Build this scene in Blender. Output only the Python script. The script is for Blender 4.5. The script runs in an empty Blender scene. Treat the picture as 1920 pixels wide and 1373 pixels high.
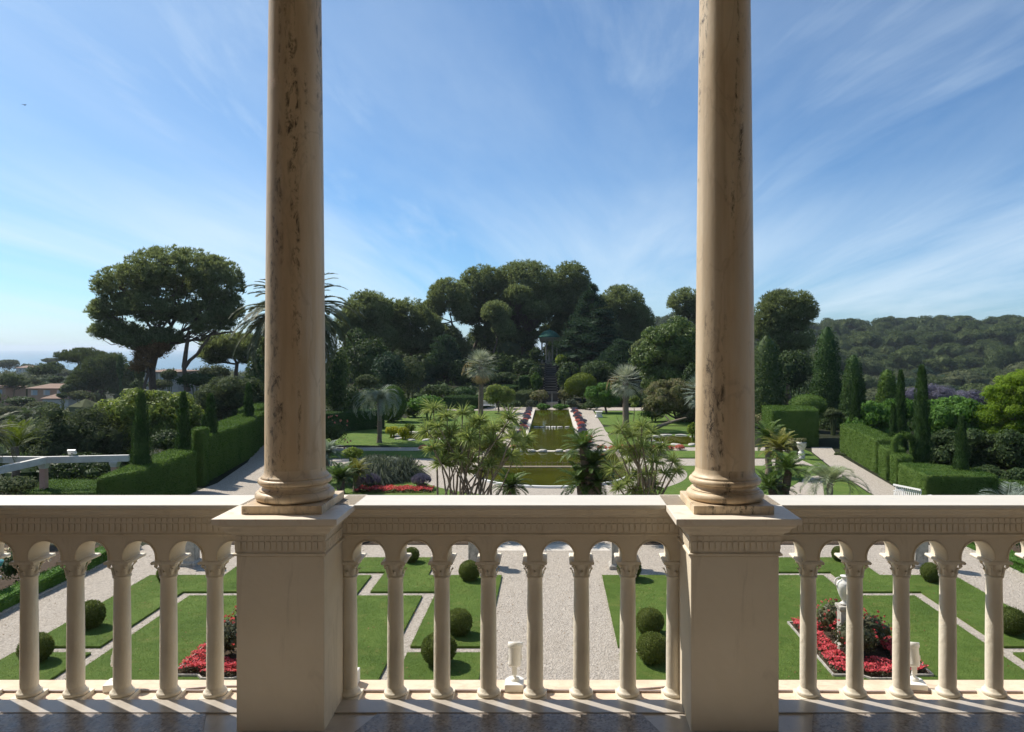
SKY, SUN, EXPO, CLOUD, SAT = .094, 4.1, .62, .9, 1.13
HAZE = .00013
import bpy, bmesh, math
import numpy as np
from mathutils import Vector

rng = np.random.default_rng(11)
SC = bpy.context.scene
COL = SC.collection
PI = math.pi
F, VX, VY, EYE = 1403.0, 1035.0, 653.0, 6.5      # focal length in photo pixels, vanishing point, eye height over the garden
FLOOR = 4.8                                      # balcony floor over the garden


def at(px, py, Y):                               # a sight line met at a chosen distance
    return np.array([(px - VX) * Y / F, Y, EYE - (py - VY) * Y / F])


def G(px, py):                                   # a sight line met by the garden ground
    Y = F * EYE / (py - VY)
    return np.array([(px - VX) * Y / F, Y, 0.0])


# ------------------------------------------------------------------ terrain height
def sst(a, b, x):
    t = np.clip((np.asarray(x, float) - a) / (b - a), 0, 1)
    return t * t * (3 - 2 * t)


def height(x, y):
    x = np.asarray(x, float); y = np.asarray(y, float)
    z = np.zeros(np.broadcast(x, y).shape)
    z = z + 4.6 * sst(84, 113, y) * (1 - sst(24, 46, np.abs(x))) * (1 - sst(122, 165, y))
    left = sst(18.5, 23, -x)
    z = z - 1.2 * left * (1 - sst(48, 70, y)) - 5.5 * sst(26, 80, -x) * sst(20, 60, y)
    z = z - 14 * sst(130, 700, y) * (1 - sst(0.02, 0.12, x / np.maximum(y, 1)))
    z = z - 50 * sst(750, 1000, y) * (1 - sst(0.02, 0.12, x / np.maximum(y, 1)))
    right = sst(24, 75, x)
    z = z - 11 * right * (1 - sst(120, 250, y)) * (1 - sst(150, 300, x))
    a = sst(0.05, 0.16, x / np.maximum(y, 1))
    z = z + a * sst(130, 240, y) * (-13 + 27 * sst(225, 560, y) - 20 * sst(640, 1000, y))
    z = z + a * sst(240, 400, y) * (2.2 * np.sin(x * .021 + 1) + 1.6 * np.sin(x * .05 + y * .02))
    z = z - a * 5.0 * sst(300, 420, x) * sst(300, 500, y)
    return z


def hz(x, y):
    return float(height(x, y))


# ------------------------------------------------------------------ mesh builder
class MB:
    def __init__(s):
        s.V = []; s.L = []; s.T = []; s.S = []; s.n = 0

    def add(s, V, Fc, smooth=False):
        V = np.asarray(V, float).reshape(-1, 3)
        if isinstance(Fc, np.ndarray):
            s.L.append(Fc.ravel() + s.n); s.T.append(np.full(len(Fc), Fc.shape[1]))
            m = len(Fc)
        else:
            s.L.append(np.concatenate([np.asarray(f) for f in Fc]) + s.n)
            s.T.append(np.array([len(f) for f in Fc])); m = len(Fc)
        s.S.append(np.full(m, smooth)); s.V.append(V); s.n += len(V)
        return s

    def mesh(s, name):
        me = bpy.data.meshes.new(name)
        V = np.concatenate(s.V); L = np.concatenate(s.L); T = np.concatenate(s.T); S = np.concatenate(s.S)
        me.vertices.add(len(V)); me.vertices.foreach_set('co', V.astype(np.float32).ravel())
        me.loops.add(len(L)); me.loops.foreach_set('vertex_index', L.astype(np.int32))
        me.polygons.add(len(T))
        st = np.concatenate([[0], np.cumsum(T)[:-1]])
        me.polygons.foreach_set('loop_start', st.astype(np.int32))
        me.polygons.foreach_set('loop_total', T.astype(np.int32))
        me.polygons.foreach_set('use_smooth', S)
        me.update(calc_edges=True); me.validate()
        return me

    # --- shapes
    def box(s, x0, x1, y0, y1, z0, z1):
        V = [(x0, y0, z0), (x1, y0, z0), (x1, y1, z0), (x0, y1, z0), (x0, y0, z1), (x1, y0, z1), (x1, y1, z1), (x0, y1, z1)]
        return s.add(V, np.array([[0, 3, 2, 1], [4, 5, 6, 7], [0, 1, 5, 4], [1, 2, 6, 5], [2, 3, 7, 6], [3, 0, 4, 7]]))

    def obox(s, c, ax, ay, az, hx, hy, hzz):     # oriented box
        c, ax, ay, az = (np.asarray(q, float) for q in (c, ax, ay, az))
        V = [c + ax * hx * i + ay * hy * j + az * hzz * k for k in (-1, 1) for (i, j) in ((-1, -1), (1, -1), (1, 1), (-1, 1))]
        return s.add(V, np.array([[0, 3, 2, 1], [4, 5, 6, 7], [0, 1, 5, 4], [1, 2, 6, 5], [2, 3, 7, 6], [3, 0, 4, 7]]))

    def beam(s, a, b, w, h):                     # box from a to b, w wide and h high
        a, b = np.asarray(a, float), np.asarray(b, float)
        d = b - a; L = np.linalg.norm(d); d /= L
        sd = np.cross(d, [0, 0, 1.0]); sd /= np.linalg.norm(sd); up = np.cross(sd, d)
        return s.obox((a + b) / 2, d, sd, up, L / 2, w / 2, h / 2)

    def lathe(s, prof, c=(0, 0, 0), seg=32, smooth=True, caps=True, sx=1, sy=1):
        prof = np.asarray(prof, float); m = len(prof)
        t = np.linspace(0, 2 * PI, seg, endpoint=False)
        V = np.zeros((m, seg, 3))
        V[:, :, 0] = prof[:, 0:1] * np.cos(t) * sx + c[0]; V[:, :, 1] = prof[:, 0:1] * np.sin(t) * sy + c[1]
        V[:, :, 2] = prof[:, 1:2] + c[2]
        i = np.arange(m - 1)[:, None] * seg; j = np.arange(seg)[None]; k = (j + 1) % seg
        Q = np.stack([i + j, i + k, i + seg + k, i + seg + j], -1).reshape(-1, 4)
        s.add(V.reshape(-1, 3), Q, smooth)
        if caps:
            s.add(V[0], [list(range(seg))[::-1]]); s.add(V[-1], [list(range(seg))])
        return s

    def square(s, prof, c=(0, 0, 0)):            # square section loft: (half width, z)
        V = []; Q = []
        for r, z in prof:
            V += [(c[0] - r, c[1] - r, c[2] + z), (c[0] + r, c[1] - r, c[2] + z), (c[0] + r, c[1] + r, c[2] + z), (c[0] - r, c[1] + r, c[2] + z)]
        m = len(prof)
        for i in range(m - 1):
            for j in range(4):
                k = (j + 1) % 4; Q.append([4 * i + j, 4 * i + k, 4 * i + 4 + k, 4 * i + 4 + j])
        Q.append([3, 2, 1, 0]); Q.append([4 * m - 4, 4 * m - 3, 4 * m - 2, 4 * m - 1])
        return s.add(V, Q)

    def extrude_x(s, poly, x0, x1):              # (y,z) outline, counter-clockwise seen from +x
        n = len(poly)
        V = [(x0, y, z) for y, z in poly] + [(x1, y, z) for y, z in poly]
        Q = [[i, i + n, (i + 1) % n + n, (i + 1) % n][::-1] for i in range(n)]
        return s.add(V, Q + [list(range(n))[::-1], [i + n for i in range(n)]])

    def prism(s, poly, z0, z1):                  # xy outline
        poly = np.asarray(poly, float); n = len(poly)
        ar = np.sum(poly[:, 0] * np.roll(poly[:, 1], -1) - np.roll(poly[:, 0], -1) * poly[:, 1])
        if ar < 0: poly = poly[::-1]
        V = [(x, y, z0) for x, y in poly] + [(x, y, z1) for x, y in poly]
        Q = [[i, (i + 1) % n, (i + 1) % n + n, i + n] for i in range(n)]
        return s.add(V, Q + [list(range(n))[::-1], [i + n for i in range(n)]])

    def tube(s, P, R, seg=7, smooth=True, cap=True):
        P = np.asarray(P, float); m = len(P); R = np.broadcast_to(np.asarray(R, float), (m,))
        T = np.gradient(P, axis=0); T /= np.linalg.norm(T, axis=1)[:, None] + 1e-9
        ref = np.array([0, 0, 1.0]) if abs(T[0, 2]) < .9 else np.array([1.0, 0, 0])
        A = np.cross(T, ref); A /= np.linalg.norm(A, axis=1)[:, None] + 1e-9; B = np.cross(T, A)
        t = np.linspace(0, 2 * PI, seg, endpoint=False)
        V = P[:, None] + R[:, None, None] * (A[:, None] * np.cos(t)[None, :, None] + B[:, None] * np.sin(t)[None, :, None])
        i = np.arange(m - 1)[:, None] * seg; j = np.arange(seg)[None]; k = (j + 1) % seg
        s.add(V.reshape(-1, 3), np.stack([i + j, i + k, i + seg + k, i + seg + j], -1).reshape(-1, 4), smooth)
        if cap:
            s.add(V[0], [list(range(seg))]); s.add(V[-1], [list(range(seg))[::-1]])
        return s

    def ball(s, c, r, sub=2, jit=0.0, smooth=True):
        V, Fc = ICO[sub]
        q = V * (1 + jit * rng.standard_normal((len(V), 1)))
        return s.add(np.asarray(c) + q * np.asarray(r), Fc, smooth)

    def leaves(s, P, D, S, L, W, bend=0.0):      # diamond leaves from base P along D, S sideways
        n = len(P); L = np.broadcast_to(np.asarray(L, float), (n,))[:, None]; W = np.broadcast_to(np.asarray(W, float), (n,))[:, None]
        N = np.cross(D, S)
        mid = P + D * L * .45
        V = np.stack([P, mid + S * W / 2 + N * bend * L, P + D * L, mid - S * W / 2 + N * bend * L], 1).reshape(-1, 3)
        return s.add(V, np.arange(4 * n).reshape(n, 4))


def _ico(sub):
    bm = bmesh.new(); bmesh.ops.create_icosphere(bm, subdivisions=sub, radius=1)
    V = np.array([v.co[:] for v in bm.verts]); Fc = np.array([[v.index for v in f.verts] for f in bm.faces]); bm.free()
    return V, Fc


ICO = {k: _ico(k) for k in (1, 2, 3, 4)}


def unit(a):
    return a / (np.linalg.norm(a, axis=-1, keepdims=True) + 1e-9)


def rdir(n):
    return unit(rng.standard_normal((n, 3)))


def puff(mb, c, r, n, L, W, mode='leaf', up=0.0, core=.72, jit=.6, lo=.6, droop=0.0):
    """a clump of leaves over an ellipsoid"""
    c = np.asarray(c, float); r = np.broadcast_to(np.asarray(r, float), (3,))
    u = rdir(n); u[:, 2] += up; u = unit(u)
    P = c + u * r * (1 - (1 - lo) * rng.random((n, 1)) ** 2)
    N = unit(unit(u / r) + jit * rdir(n))
    Ls = L * (.65 + .7 * rng.random(n)); Ws = W * (.7 + .6 * rng.random(n))
    if mode == 'needle':
        N = unit(unit(u / r) + .75 * rdir(n) + np.array([0, 0, .2]))
        D = unit(np.cross(N, rdir(n)) * .8 + np.array([0, 0, .55]) + .4 * u); S = unit(np.cross(N, D))
    else:
        D = unit(np.cross(N, rdir(n)) + np.array([0, 0, -droop])); S = unit(np.cross(N, D)); P = P - D * Ls[:, None] * .5
    mb.leaves(P, D, S, Ls, Ws)
    if core:
        mb.ball(c, r * core * .86, 1, .10, False)


# ------------------------------------------------------------------ objects
def obj(name, mb, mat, parent=None, loc=None, bevel=0.0):
    me = mb.mesh(name) if isinstance(mb, MB) else mb
    if mat is not None and not me.materials: me.materials.append(mat)
    o = bpy.data.objects.new(name, me); COL.objects.link(o)
    if parent is not None: o.parent = parent
    if loc is not None: o.location = [float(q) for q in loc]
    if bevel:
        m = o.modifiers.new('bevel', 'BEVEL'); m.width = bevel; m.segments = 2; m.limit_method = 'ANGLE'; m.angle_limit = .6
    return o


def tag(o, label, cat, group=None, kind=None):
    o['label'] = label; o['category'] = cat
    if group: o['group'] = group
    if kind: o['kind'] = kind
    return o


def thing(name, label, cat, loc=(0, 0, 0), group=None, rz=0.0):
    o = bpy.data.objects.new(name, None); COL.objects.link(o); o.empty_display_size = .2
    o.location = [float(q) for q in loc]; o.rotation_euler = (0, 0, rz)
    return tag(o, label, cat, group)


def single(name, mb, mat, label, cat, loc=(0, 0, 0), group=None, bevel=0.0):
    return tag(obj(name, mb, mat, None, loc, bevel), label, cat, group)


def struct(name, mb, mat, loc=None, kind='structure'):
    o = obj(name, mb, mat, None, loc); o['kind'] = kind
    return o


KIDS = {}


def dup(o, loc=None, label=None, group=None, parent=None, rz=None, scale=None):
    c = o.copy(); COL.objects.link(c)
    if parent is not None: c.parent = parent
    if loc is not None: c.location = [float(q) for q in loc]
    if rz is not None: c.rotation_euler = (0, 0, rz)
    if scale is not None: c.scale = (scale,) * 3 if np.isscalar(scale) else scale
    if label: c['label'] = label
    if group: c['group'] = group
    for ch in [q for q in bpy.data.objects if q.parent == o]:
        dup(ch, parent=c)
    return c


# ------------------------------------------------------------------ materials
def nt(name):
    m = bpy.data.materials.new(name); m.use_nodes = True
    t = m.node_tree; t.nodes.clear()
    out = t.nodes.new('ShaderNodeOutputMaterial')
    return m, t, out


def nd(t, kind, **kw):
    n = t.nodes.new(kind)
    for k, v in kw.items():
        if k in n.inputs.keys() if hasattr(n.inputs, 'keys') else False:
            n.inputs[k].default_value = v
        else:
            setattr(n, k, v)
    return n


def ramp(t, fac, stops):
    r = t.nodes.new('ShaderNodeValToRGB'); e = r.color_ramp.elements
    while len(e) < len(stops): e.new(.5)
    for q, (p, c) in zip(e, stops):
        q.position = p; q.color = (c[0], c[1], c[2], 1) if not np.isscalar(c) else (c, c, c, 1)
    t.links.new(fac, r.inputs[0])
    return r.outputs[0]


def noise(t, vec, scale, detail=4, rough=.6, dist=0.0):
    n = t.nodes.new('ShaderNodeTexNoise'); n.inputs['Scale'].default_value = scale; n.inputs['Detail'].default_value = detail
    n.inputs['Roughness'].default_value = rough; n.inputs['Distortion'].default_value = dist
    t.links.new(vec, n.inputs['Vector'])
    return n.outputs[0]


def mapping(t, vec, scale=(1, 1, 1), loc=(0, 0, 0)):
    m = t.nodes.new('ShaderNodeMapping'); m.inputs['Scale'].default_value = scale; m.inputs['Location'].default_value = loc
    t.links.new(vec, m.inputs['Vector'])
    return m.outputs[0]


def mix(t, fac, a, b, mode='MIX'):
    m = t.nodes.new('ShaderNodeMix'); m.data_type = 'RGBA'; m.blend_type = mode
    for key, v in ((0, fac), (6, a), (7, b)):
        if hasattr(v, 'is_linked'): t.links.new(v, m.inputs[key])
        elif np.isscalar(v): m.inputs[key].default_value = v
        else: m.inputs[key].default_value = (*v, 1)
    return m.outputs[2]


def bumpn(t, h, strength, dist):
    b = t.nodes.new('ShaderNodeBump'); b.inputs['Strength'].default_value = strength; b.inputs['Distance'].default_value = dist
    t.links.new(h, b.inputs['Height'])
    return b.outputs[0]


def princ(t, out, col, rough=.6, spec=.5, normal=None, **kw):
    p = t.nodes.new('ShaderNodeBsdfPrincipled')
    if hasattr(col, 'is_linked'): t.links.new(col, p.inputs['Base Color'])
    else: p.inputs['Base Color'].default_value = (*col, 1)
    if hasattr(rough, 'is_linked'): t.links.new(rough, p.inputs['Roughness'])
    else: p.inputs['Roughness'].default_value = rough
    p.inputs['Specular IOR Level'].default_value = spec
    if normal is not None: t.links.new(normal, p.inputs['Normal'])
    for k, v in kw.items(): p.inputs[k].default_value = v
    t.links.new(p.outputs[0], out.inputs[0])
    return p


def coords(t, which='Object'):
    return t.nodes.new('ShaderNodeTexCoord').outputs[which]


def leafmat(name, lo, mid, hi, trans=.3, rough=.45, spec=.25, nscale=.5, gain=1.25):
    lo, mid, hi = (tuple(q * gain for q in w) for w in (lo, mid, hi)); spec *= .45; rough = .3 + .6 * rough; trans += .08
    m, t, out = nt(name)
    g = t.nodes.new('ShaderNodeNewGeometry'); oi = t.nodes.new('ShaderNodeObjectInfo')
    pos = g.outputs['Position']
    n = noise(t, pos, nscale, 3)
    mm = t.nodes.new('ShaderNodeMath'); mm.operation = 'MULTIPLY_ADD'
    t.links.new(g.outputs['Random Per Island'], mm.inputs[0]); mm.inputs[1].default_value = .55
    t.links.new(n, mm.inputs[2])
    m2 = t.nodes.new('ShaderNodeMath'); m2.operation = 'MULTIPLY_ADD'
    t.links.new(oi.outputs['Random'], m2.inputs[0]); m2.inputs[1].default_value = .2; t.links.new(mm.outputs[0], m2.inputs[2])
    col = ramp(t, m2.outputs[0], [(.35, lo), (.75, mid), (1.0, hi)])
    p = princ(t, out, col, rough, spec)
    tr = t.nodes.new('ShaderNodeBsdfTranslucent')
    c2 = mix(t, .4, col, (hi[0] * 1.2, hi[1] * 1.3, hi[2] * .6)); t.links.new(c2, tr.inputs[0])
    mx = t.nodes.new('ShaderNodeMixShader'); mx.inputs[0].default_value = trans
    t.links.new(p.outputs[0], mx.inputs[1]); t.links.new(tr.outputs[0], mx.inputs[2]); t.links.new(mx.outputs[0], out.inputs[0])
    return m


def stone(name, c1, c2, scale=3, rough=.6, bump=.15, bscale=40, spec=.4, stain=None, stretch=(1, 1, 1)):
    m, t, out = nt(name)
    v = mapping(t, coords(t), stretch)
    n = noise(t, v, scale, 6, .65, .4)
    col = ramp(t, n, [(.3, c1), (.7, c2)])
    if stain:
        n2 = noise(t, mapping(t, coords(t), stain[1]), stain[2], 8, .75, .8)
        k = ramp(t, n2, [(stain[3], 0.0), (stain[4], 1.0)])
        col = mix(t, k, col, stain[0])
    b = bumpn(t, noise(t, coords(t), bscale, 5), bump, .01)
    princ(t, out, col, rough, spec, b)
    return m


def plain(name, c, rough=.5, spec=.5, var=.12, scale=6, metal=0.0):
    m, t, out = nt(name)
    n = noise(t, coords(t), scale, 4)
    col = ramp(t, n, [(.25, tuple(q * (1 - var) for q in c)), (.75, tuple(min(1, q * (1 + var)) for q in c))])
    princ(t, out, col, rough, spec, Metallic=metal)
    return m


M = {}
M['pier'] = stone('cream_render', (.66, .575, .44), (.72, .635, .50), 2.5, .7, .2, 34, .25, stain=((.50, .43, .325), (4, 4, .8), 2.0, .56, .80))
M['balu'] = stone('cream_stone', (.67, .605, .485), (.75, .685, .56), 6, .55, .35, 28, .35, stain=((.56, .50, .41), (8, 8, 1), 3.0, .55, .75))
M['coping'] = stone('white_marble', (.58, .55, .485), (.66, .63, .565), 2.0, .55, .05, 20, .4, stain=((.56, .54, .50), (1.2, 7, 3), 2.2, .56, .66), stretch=(1, 3, 1))
M['caps'] = stone('pale_marble', (.70, .61, .49), (.80, .72, .60), 3, .5, .06, 30, .4, stain=((.6, .45, .32), (2, 2, 2), 3, .55, .75))
M['ledge'] = stone('pink_stone', (.62, .47, .34), (.74, .60, .46), 9, .8, .3, 30, .2, stain=((.5, .38, .28), (1, 3, 1), 6, .5, .75))
M['villa'] = stone('villa_plaster', (.64, .49, .35), (.70, .55, .40), 2, .85, .1, 30, .2)
M['ceiling'] = stone('ceiling_plaster', (.62, .55, .45), (.68, .61, .5), 2, .85, .1, 30, .2)
M['shrubbery_bark'] = plain('bark_grey', (.11, .085, .065), .9, .2, .4, 14)
M['bark'] = stone('pine_bark', (.085, .06, .045), (.17, .13, .10), 6, .9, .8, 12, .15, stretch=(2, 2, .6))
M['palmbark'] = stone('palm_bark', (.12, .09, .065), (.24, .19, .145), 7, .9, 1.0, 9, .15, stretch=(1, 1, 3))
M['stem'] = stone('cane_bark', (.15, .12, .085), (.27, .215, .155), 9, .85, .5, 20, .2, stretch=(1, 1, 2.5))
M['white'] = plain('white_paint', (.8, .78, .73), .35, .5, .04)
M['white_plastic'] = plain('white_plastic', (.78, .76, .70), .4, .5, .03)
M['glass_lens'] = plain('lens_glass', (.25, .27, .27), .08, .7, .1)
M['pipe'] = plain('mauve_pipe', (.36, .29, .27), .5, .4, .15)
M['greystone'] = stone('weathered_stone', (.30, .28, .24), (.50, .46, .40), 6, .9, .6, 16, .2, stain=((.16, .15, .13), (3, 3, 1.5), 3, .5, .7))
M['whitestone'] = stone('white_garden_stone', (.55, .53, .48), (.72, .70, .64), 5, .7, .3, 20, .3, stain=((.35, .33, .29), (2, 2, 1), 4, .55, .75))
M['rock'] = stone('river_rock', (.30, .28, .25), (.52, .49, .44), 4, .85, .6, 8, .2)
M['kerb'] = stone('pool_kerb', (.50, .45, .38), (.66, .60, .52), 6, .8, .4, 14, .25)
M['rim'] = stone('basin_rim', (.66, .65, .62), (.78, .77, .73), 4, .6, .2, 14, .3)
M['soil'] = stone('soil', (.045, .032, .022), (.09, .065, .045), 12, .95, .8, 14, .1)
M['turq'] = plain('turquoise_glaze', (.03, .23, .21), .3, .5, .25, 8)
M['terracotta'] = stone('roof_tile', (.20, .13, .095), (.30, .205, .155), 3, .85, .6, 5, .15, stretch=(4, 4, 1))
M['orange_wall'] = stone('ochre_wall', (.40, .26, .18), (.48, .32, .22), 1, .85, .1, 5, .2)
M['pale_wall'] = stone('pale_wall', (.52, .48, .43), (.62, .58, .52), 1, .85, .1, 5, .2)
M['pinkpost'] = stone('pink_post', (.52, .30, .24), (.62, .38, .31), 4, .8, .2, 14, .25)
M['concrete'] = stone('white_concrete', (.58, .55, .50), (.70, .67, .61), 3, .8, .2, 12, .3, stain=((.42, .38, .33), (2, 2, 2), 2, .55, .75))
M['grey_wall'] = stone('grey_house_wall', (.30, .285, .26), (.38, .36, .33), 1, .85, .1, 5, .2)
M['shutter'] = plain('shutter_grey', (.35, .40, .42), .6, .3)
M['copper'] = stone('green_copper', (.022, .085, .065), (.04, .12, .092), 4, .8, .2, 10, .1)
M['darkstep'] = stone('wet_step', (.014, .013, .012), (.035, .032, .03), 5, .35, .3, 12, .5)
M['temple'] = stone('temple_stone', (.24, .21, .165), (.34, .30, .24), 4, .8, .2, 12, .3)


def column_mat():
    m, t, out = nt('veined_column_marble')
    ob = t.nodes.new('ShaderNodeObjectInfo'); va = t.nodes.new('ShaderNodeVectorMath'); va.operation = 'MULTIPLY_ADD'
    cx = t.nodes.new('ShaderNodeCombineXYZ')
    for k in range(3): t.links.new(ob.outputs['Random'], cx.inputs[k])
    t.links.new(cx.outputs[0], va.inputs[0]); va.inputs[1].default_value = (7.3, 5.1, 9.7); t.links.new(coords(t), va.inputs[2]); oc = va.outputs[0]
    n = noise(t, mapping(t, oc, (2.2, 2.2, .6)), 2.0, 6, .65, .3)
    col = ramp(t, n, [(.32, (.53, .39, .245)), (.5, (.62, .48, .315)), (.68, (.68, .555, .395))])
    band = noise(t, mapping(t, oc, (6, 6, .18)), 1.6, 4, .6, .2)                  # long weather streaks down the shaft
    col = mix(t, ramp(t, band, [(.50, 0.0), (.64, .42)]), col, (.30, .215, .13))
    pale = noise(t, mapping(t, oc, (5, 5, .5), (2.2, 8.1, 3.3)), 1.7, 5, .6, .2)
    col = mix(t, ramp(t, pale, [(.56, 0.0), (.70, .5)]), col, (.62, .56, .46))
    spots = noise(t, mapping(t, oc, (9, 9, 4.0)), 3.2, 9, .8, .5)
    zone = noise(t, mapping(t, oc, (6, 6, .35), (.4, .9, .2)), 1.5, 3, .6, .3)
    k = t.nodes.new('ShaderNodeMath'); k.operation = 'MULTIPLY'
    t.links.new(ramp(t, spots, [(.50, 0.0), (.60, .95)]), k.inputs[0]); t.links.new(ramp(t, zone, [(.52, 0.0), (.60, 1.0)]), k.inputs[1])
    col = mix(t, k.outputs[0], col, (.055, .042, .03))
    vein = t.nodes.new('ShaderNodeTexNoise'); vein.inputs['Scale'].default_value = 1.6; vein.inputs['Detail'].default_value = 7; vein.inputs['Distortion'].default_value = 1.0
    t.links.new(mapping(t, oc, (2.5, 2.5, .8), (5, 2, 1)), vein.inputs['Vector'])
    col = mix(t, ramp(t, vein.outputs[0], [(.485, 0.0), (.498, .3), (.504, .3), (.517, 0.0)]), col, (.34, .25, .17))
    b = bumpn(t, noise(t, mapping(t, oc, (1, 1, .5)), 34, 7, .7), .2, .01)
    princ(t, out, col, .45, .35, b)
    return m


M['column'] = column_mat()


def floor_mat():
    m, t, out = nt('speckled_terrazzo')
    oc = coords(t)
    v = t.nodes.new('ShaderNodeTexVoronoi'); v.inputs['Scale'].default_value = 95; t.links.new(oc, v.inputs['Vector'])
    sp = ramp(t, v.outputs['Color'], [(.1, (.14, .115, .095)), (.45, (.28, .24, .205)), (.9, (.42, .37, .31))])
    n = noise(t, oc, 5, 6, .7, .5)
    col = mix(t, ramp(t, n, [(.4, 0.0), (.7, .6)]), sp, (.16, .13, .11))
    rg = ramp(t, noise(t, oc, 18, 4), [(.3, .20), (.7, .40)])
    princ(t, out, col, rg, .3, bumpn(t, v.outputs['Distance'], .03, .002))
    return m


M['terrazzo'] = floor_mat()
M['slab'] = stone('pale_floor_slab', (.40, .36, .31), (.50, .455, .395), 7, .28, .05, 30, .5, stain=((.33, .28, .23), (2, 2, 1), 4, .55, .75))


def gravel_mat():
    m, t, out = nt('gravel')
    p = t.nodes.new('ShaderNodeNewGeometry').outputs['Position']
    v = t.nodes.new('ShaderNodeTexVoronoi'); v.inputs['Scale'].default_value = 26; t.links.new(p, v.inputs['Vector'])
    a = ramp(t, v.outputs['Color'], [(.12, (.28, .245, .20)), (.5, (.41, .36, .305)), (.9, (.53, .475, .405))])
    n = noise(t, p, 1.1, 7, .65)
    col = mix(t, ramp(t, n, [(.35, .1), (.7, .6)]), a, (.455, .395, .325))
    n5 = noise(t, mapping(t, p, (1, .35, 1)), .8, 6, .7, .6); col = mix(t, ramp(t, n5, [(.50, 0.0), (.72, .35)]), col, (.36, .31, .255))
    n2 = noise(t, p, 9, 8, .75)
    b = bumpn(t, n2, 1.0, .05)
    bb = t.nodes.new('ShaderNodeBump'); bb.inputs['Strength'].default_value = .8; bb.inputs['Distance'].default_value = .02
    t.links.new(v.outputs['Distance'], bb.inputs['Height']); t.links.new(b, bb.inputs['Normal'])
    princ(t, out, col, .95, .15, bb.outputs[0])
    return m


M['gravel'] = gravel_mat()


def lawn_mat(name, c0, c1, c2, fine=38):
    m, t, out = nt(name)
    p = t.nodes.new('ShaderNodeNewGeometry').outputs['Position']
    n = noise(t, p, .45, 6, .7, .4)
    n2 = noise(t, p, 3.2, 5, .7)
    f = noise(t, mapping(t, p, (1, 1, .3)), fine, 5, .85)
    def math_(op, x, y):
        q = t.nodes.new('ShaderNodeMath'); q.operation = op
        for k, v in ((0, x), (1, y)):
            if hasattr(v, 'is_linked'): t.links.new(v, q.inputs[k])
            else: q.inputs[k].default_value = v
        return q.outputs[0]
    s = math_('ADD', math_('MULTIPLY', n, .42), math_('ADD', math_('MULTIPLY', n2, .26), math_('MULTIPLY', f, .32)))
    col = ramp(t, s, [(.36, c0), (.5, c1), (.62, c2)])
    yel = noise(t, p, 1.4, 7, .75, .6)
    col = mix(t, ramp(t, yel, [(.52, 0.0), (.70, .6)]), col, (c2[0] * 1.3, c2[1] * .95, c2[2] * 1.2))
    h = math_('ADD', f, math_('MULTIPLY', n2, .6))
    princ(t, out, col, .85, .12, bumpn(t, h, .9, .05))
    return m


M['lawn'] = lawn_mat('lawn_grass', (.058, .104, .017), (.100, .162, .030), (.150, .215, .046))
M['blade'] = leafmat('grass_blade', (.052, .094, .016), (.086, .14, .027), (.13, .185, .042), .2, .8, .05, 1.2)
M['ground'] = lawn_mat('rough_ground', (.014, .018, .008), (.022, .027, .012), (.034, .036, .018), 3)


def water_mat(name, col, bump=.06, scale=6, rough=.03):
    m, t, out = nt(name)
    p = t.nodes.new('ShaderNodeNewGeometry').outputs['Position']
    n = noise(t, mapping(t, p, (1, .6, 1)), scale, 3, .5)
    n2 = noise(t, p, .5, 4)
    c = ramp(t, n2, [(.3, tuple(q * .75 for q in col)), (.7, tuple(q * 1.25 for q in col))])
    princ(t, out, c, rough, .5, bumpn(t, n, bump, .05), IOR=1.33)
    return m


M['pond'] = water_mat('pond_water', (.060, .062, .006), .12, 3.5, .04)
M['sea'] = water_mat('sea_water', (.05, .14, .20), .8, .05, .3)
M['brownwall'] = stone('brown_basin_wall', (.13, .105, .07), (.24, .20, .14), 7, .85, .6, 14, .2)

# leaf colours
M['pine'] = leafmat('pine_needles', (.026, .042, .018), (.078, .102, .044), (.18, .205, .095), .36, .5, .12, .45)
M['pinebrown'] = leafmat('dead_pine_needles', (.08, .05, .025), (.15, .09, .045), (.24, .15, .075), .2, .6, .1)
M['cedar'] = leafmat('cedar_needles', (.012, .028, .016), (.022, .045, .026), (.045, .075, .04), .2, .5, .2)
M['cypress'] = leafmat('cypress_leaves', (.014, .032, .010), (.028, .058, .018), (.055, .095, .030), .2, .5, .2, .9)
M['hedge'] = leafmat('hedge_leaves', (.022, .050, .011), (.046, .090, .019), (.085, .135, .032), .28, .6, .12, .8)
M['box'] = leafmat('boxwood_leaves', (.028, .044, .011), (.060, .084, .021), (.125, .15, .042), .28, .5, .2, 2.0)
M['darkleaf'] = leafmat('dark_shrub_leaves', (.014, .028, .010), (.030, .052, .018), (.066, .095, .034), .24, .45, .25, .6)
M['glossy'] = leafmat('magnolia_leaves', (.020, .044, .011), (.050, .088, .020), (.11, .15, .042), .25, .3, .4, .8)
M['bright'] = leafmat('bright_shrub_leaves', (.030, .075, .012), (.055, .125, .020), (.10, .19, .035), .3, .4, .35, .6)
M['lime'] = leafmat('lime_tree_leaves', (.055, .085, .012), (.10, .145, .020), (.17, .215, .035), .4, .45, .3, .5)
M['mimosa'] = leafmat('feathery_tree_leaves', (.05, .10, .010), (.095, .165, .014), (.16, .23, .025), .4, .5, .2, .4)
M['fig'] = leafmat('broad_tree_leaves', (.045, .075, .018), (.10, .14, .030), (.20, .235, .06), .35, .4, .35, .6)
M['olive'] = leafmat('olive_leaves', (.026, .040, .018), (.052, .070, .032), (.095, .115, .055), .25, .6, .12, .5)
M['photinia'] = leafmat('reddish_shrub_leaves', (.045, .068, .024), (.10, .118, .046), (.21, .185, .105), .28, .5, .15, .9)
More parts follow.
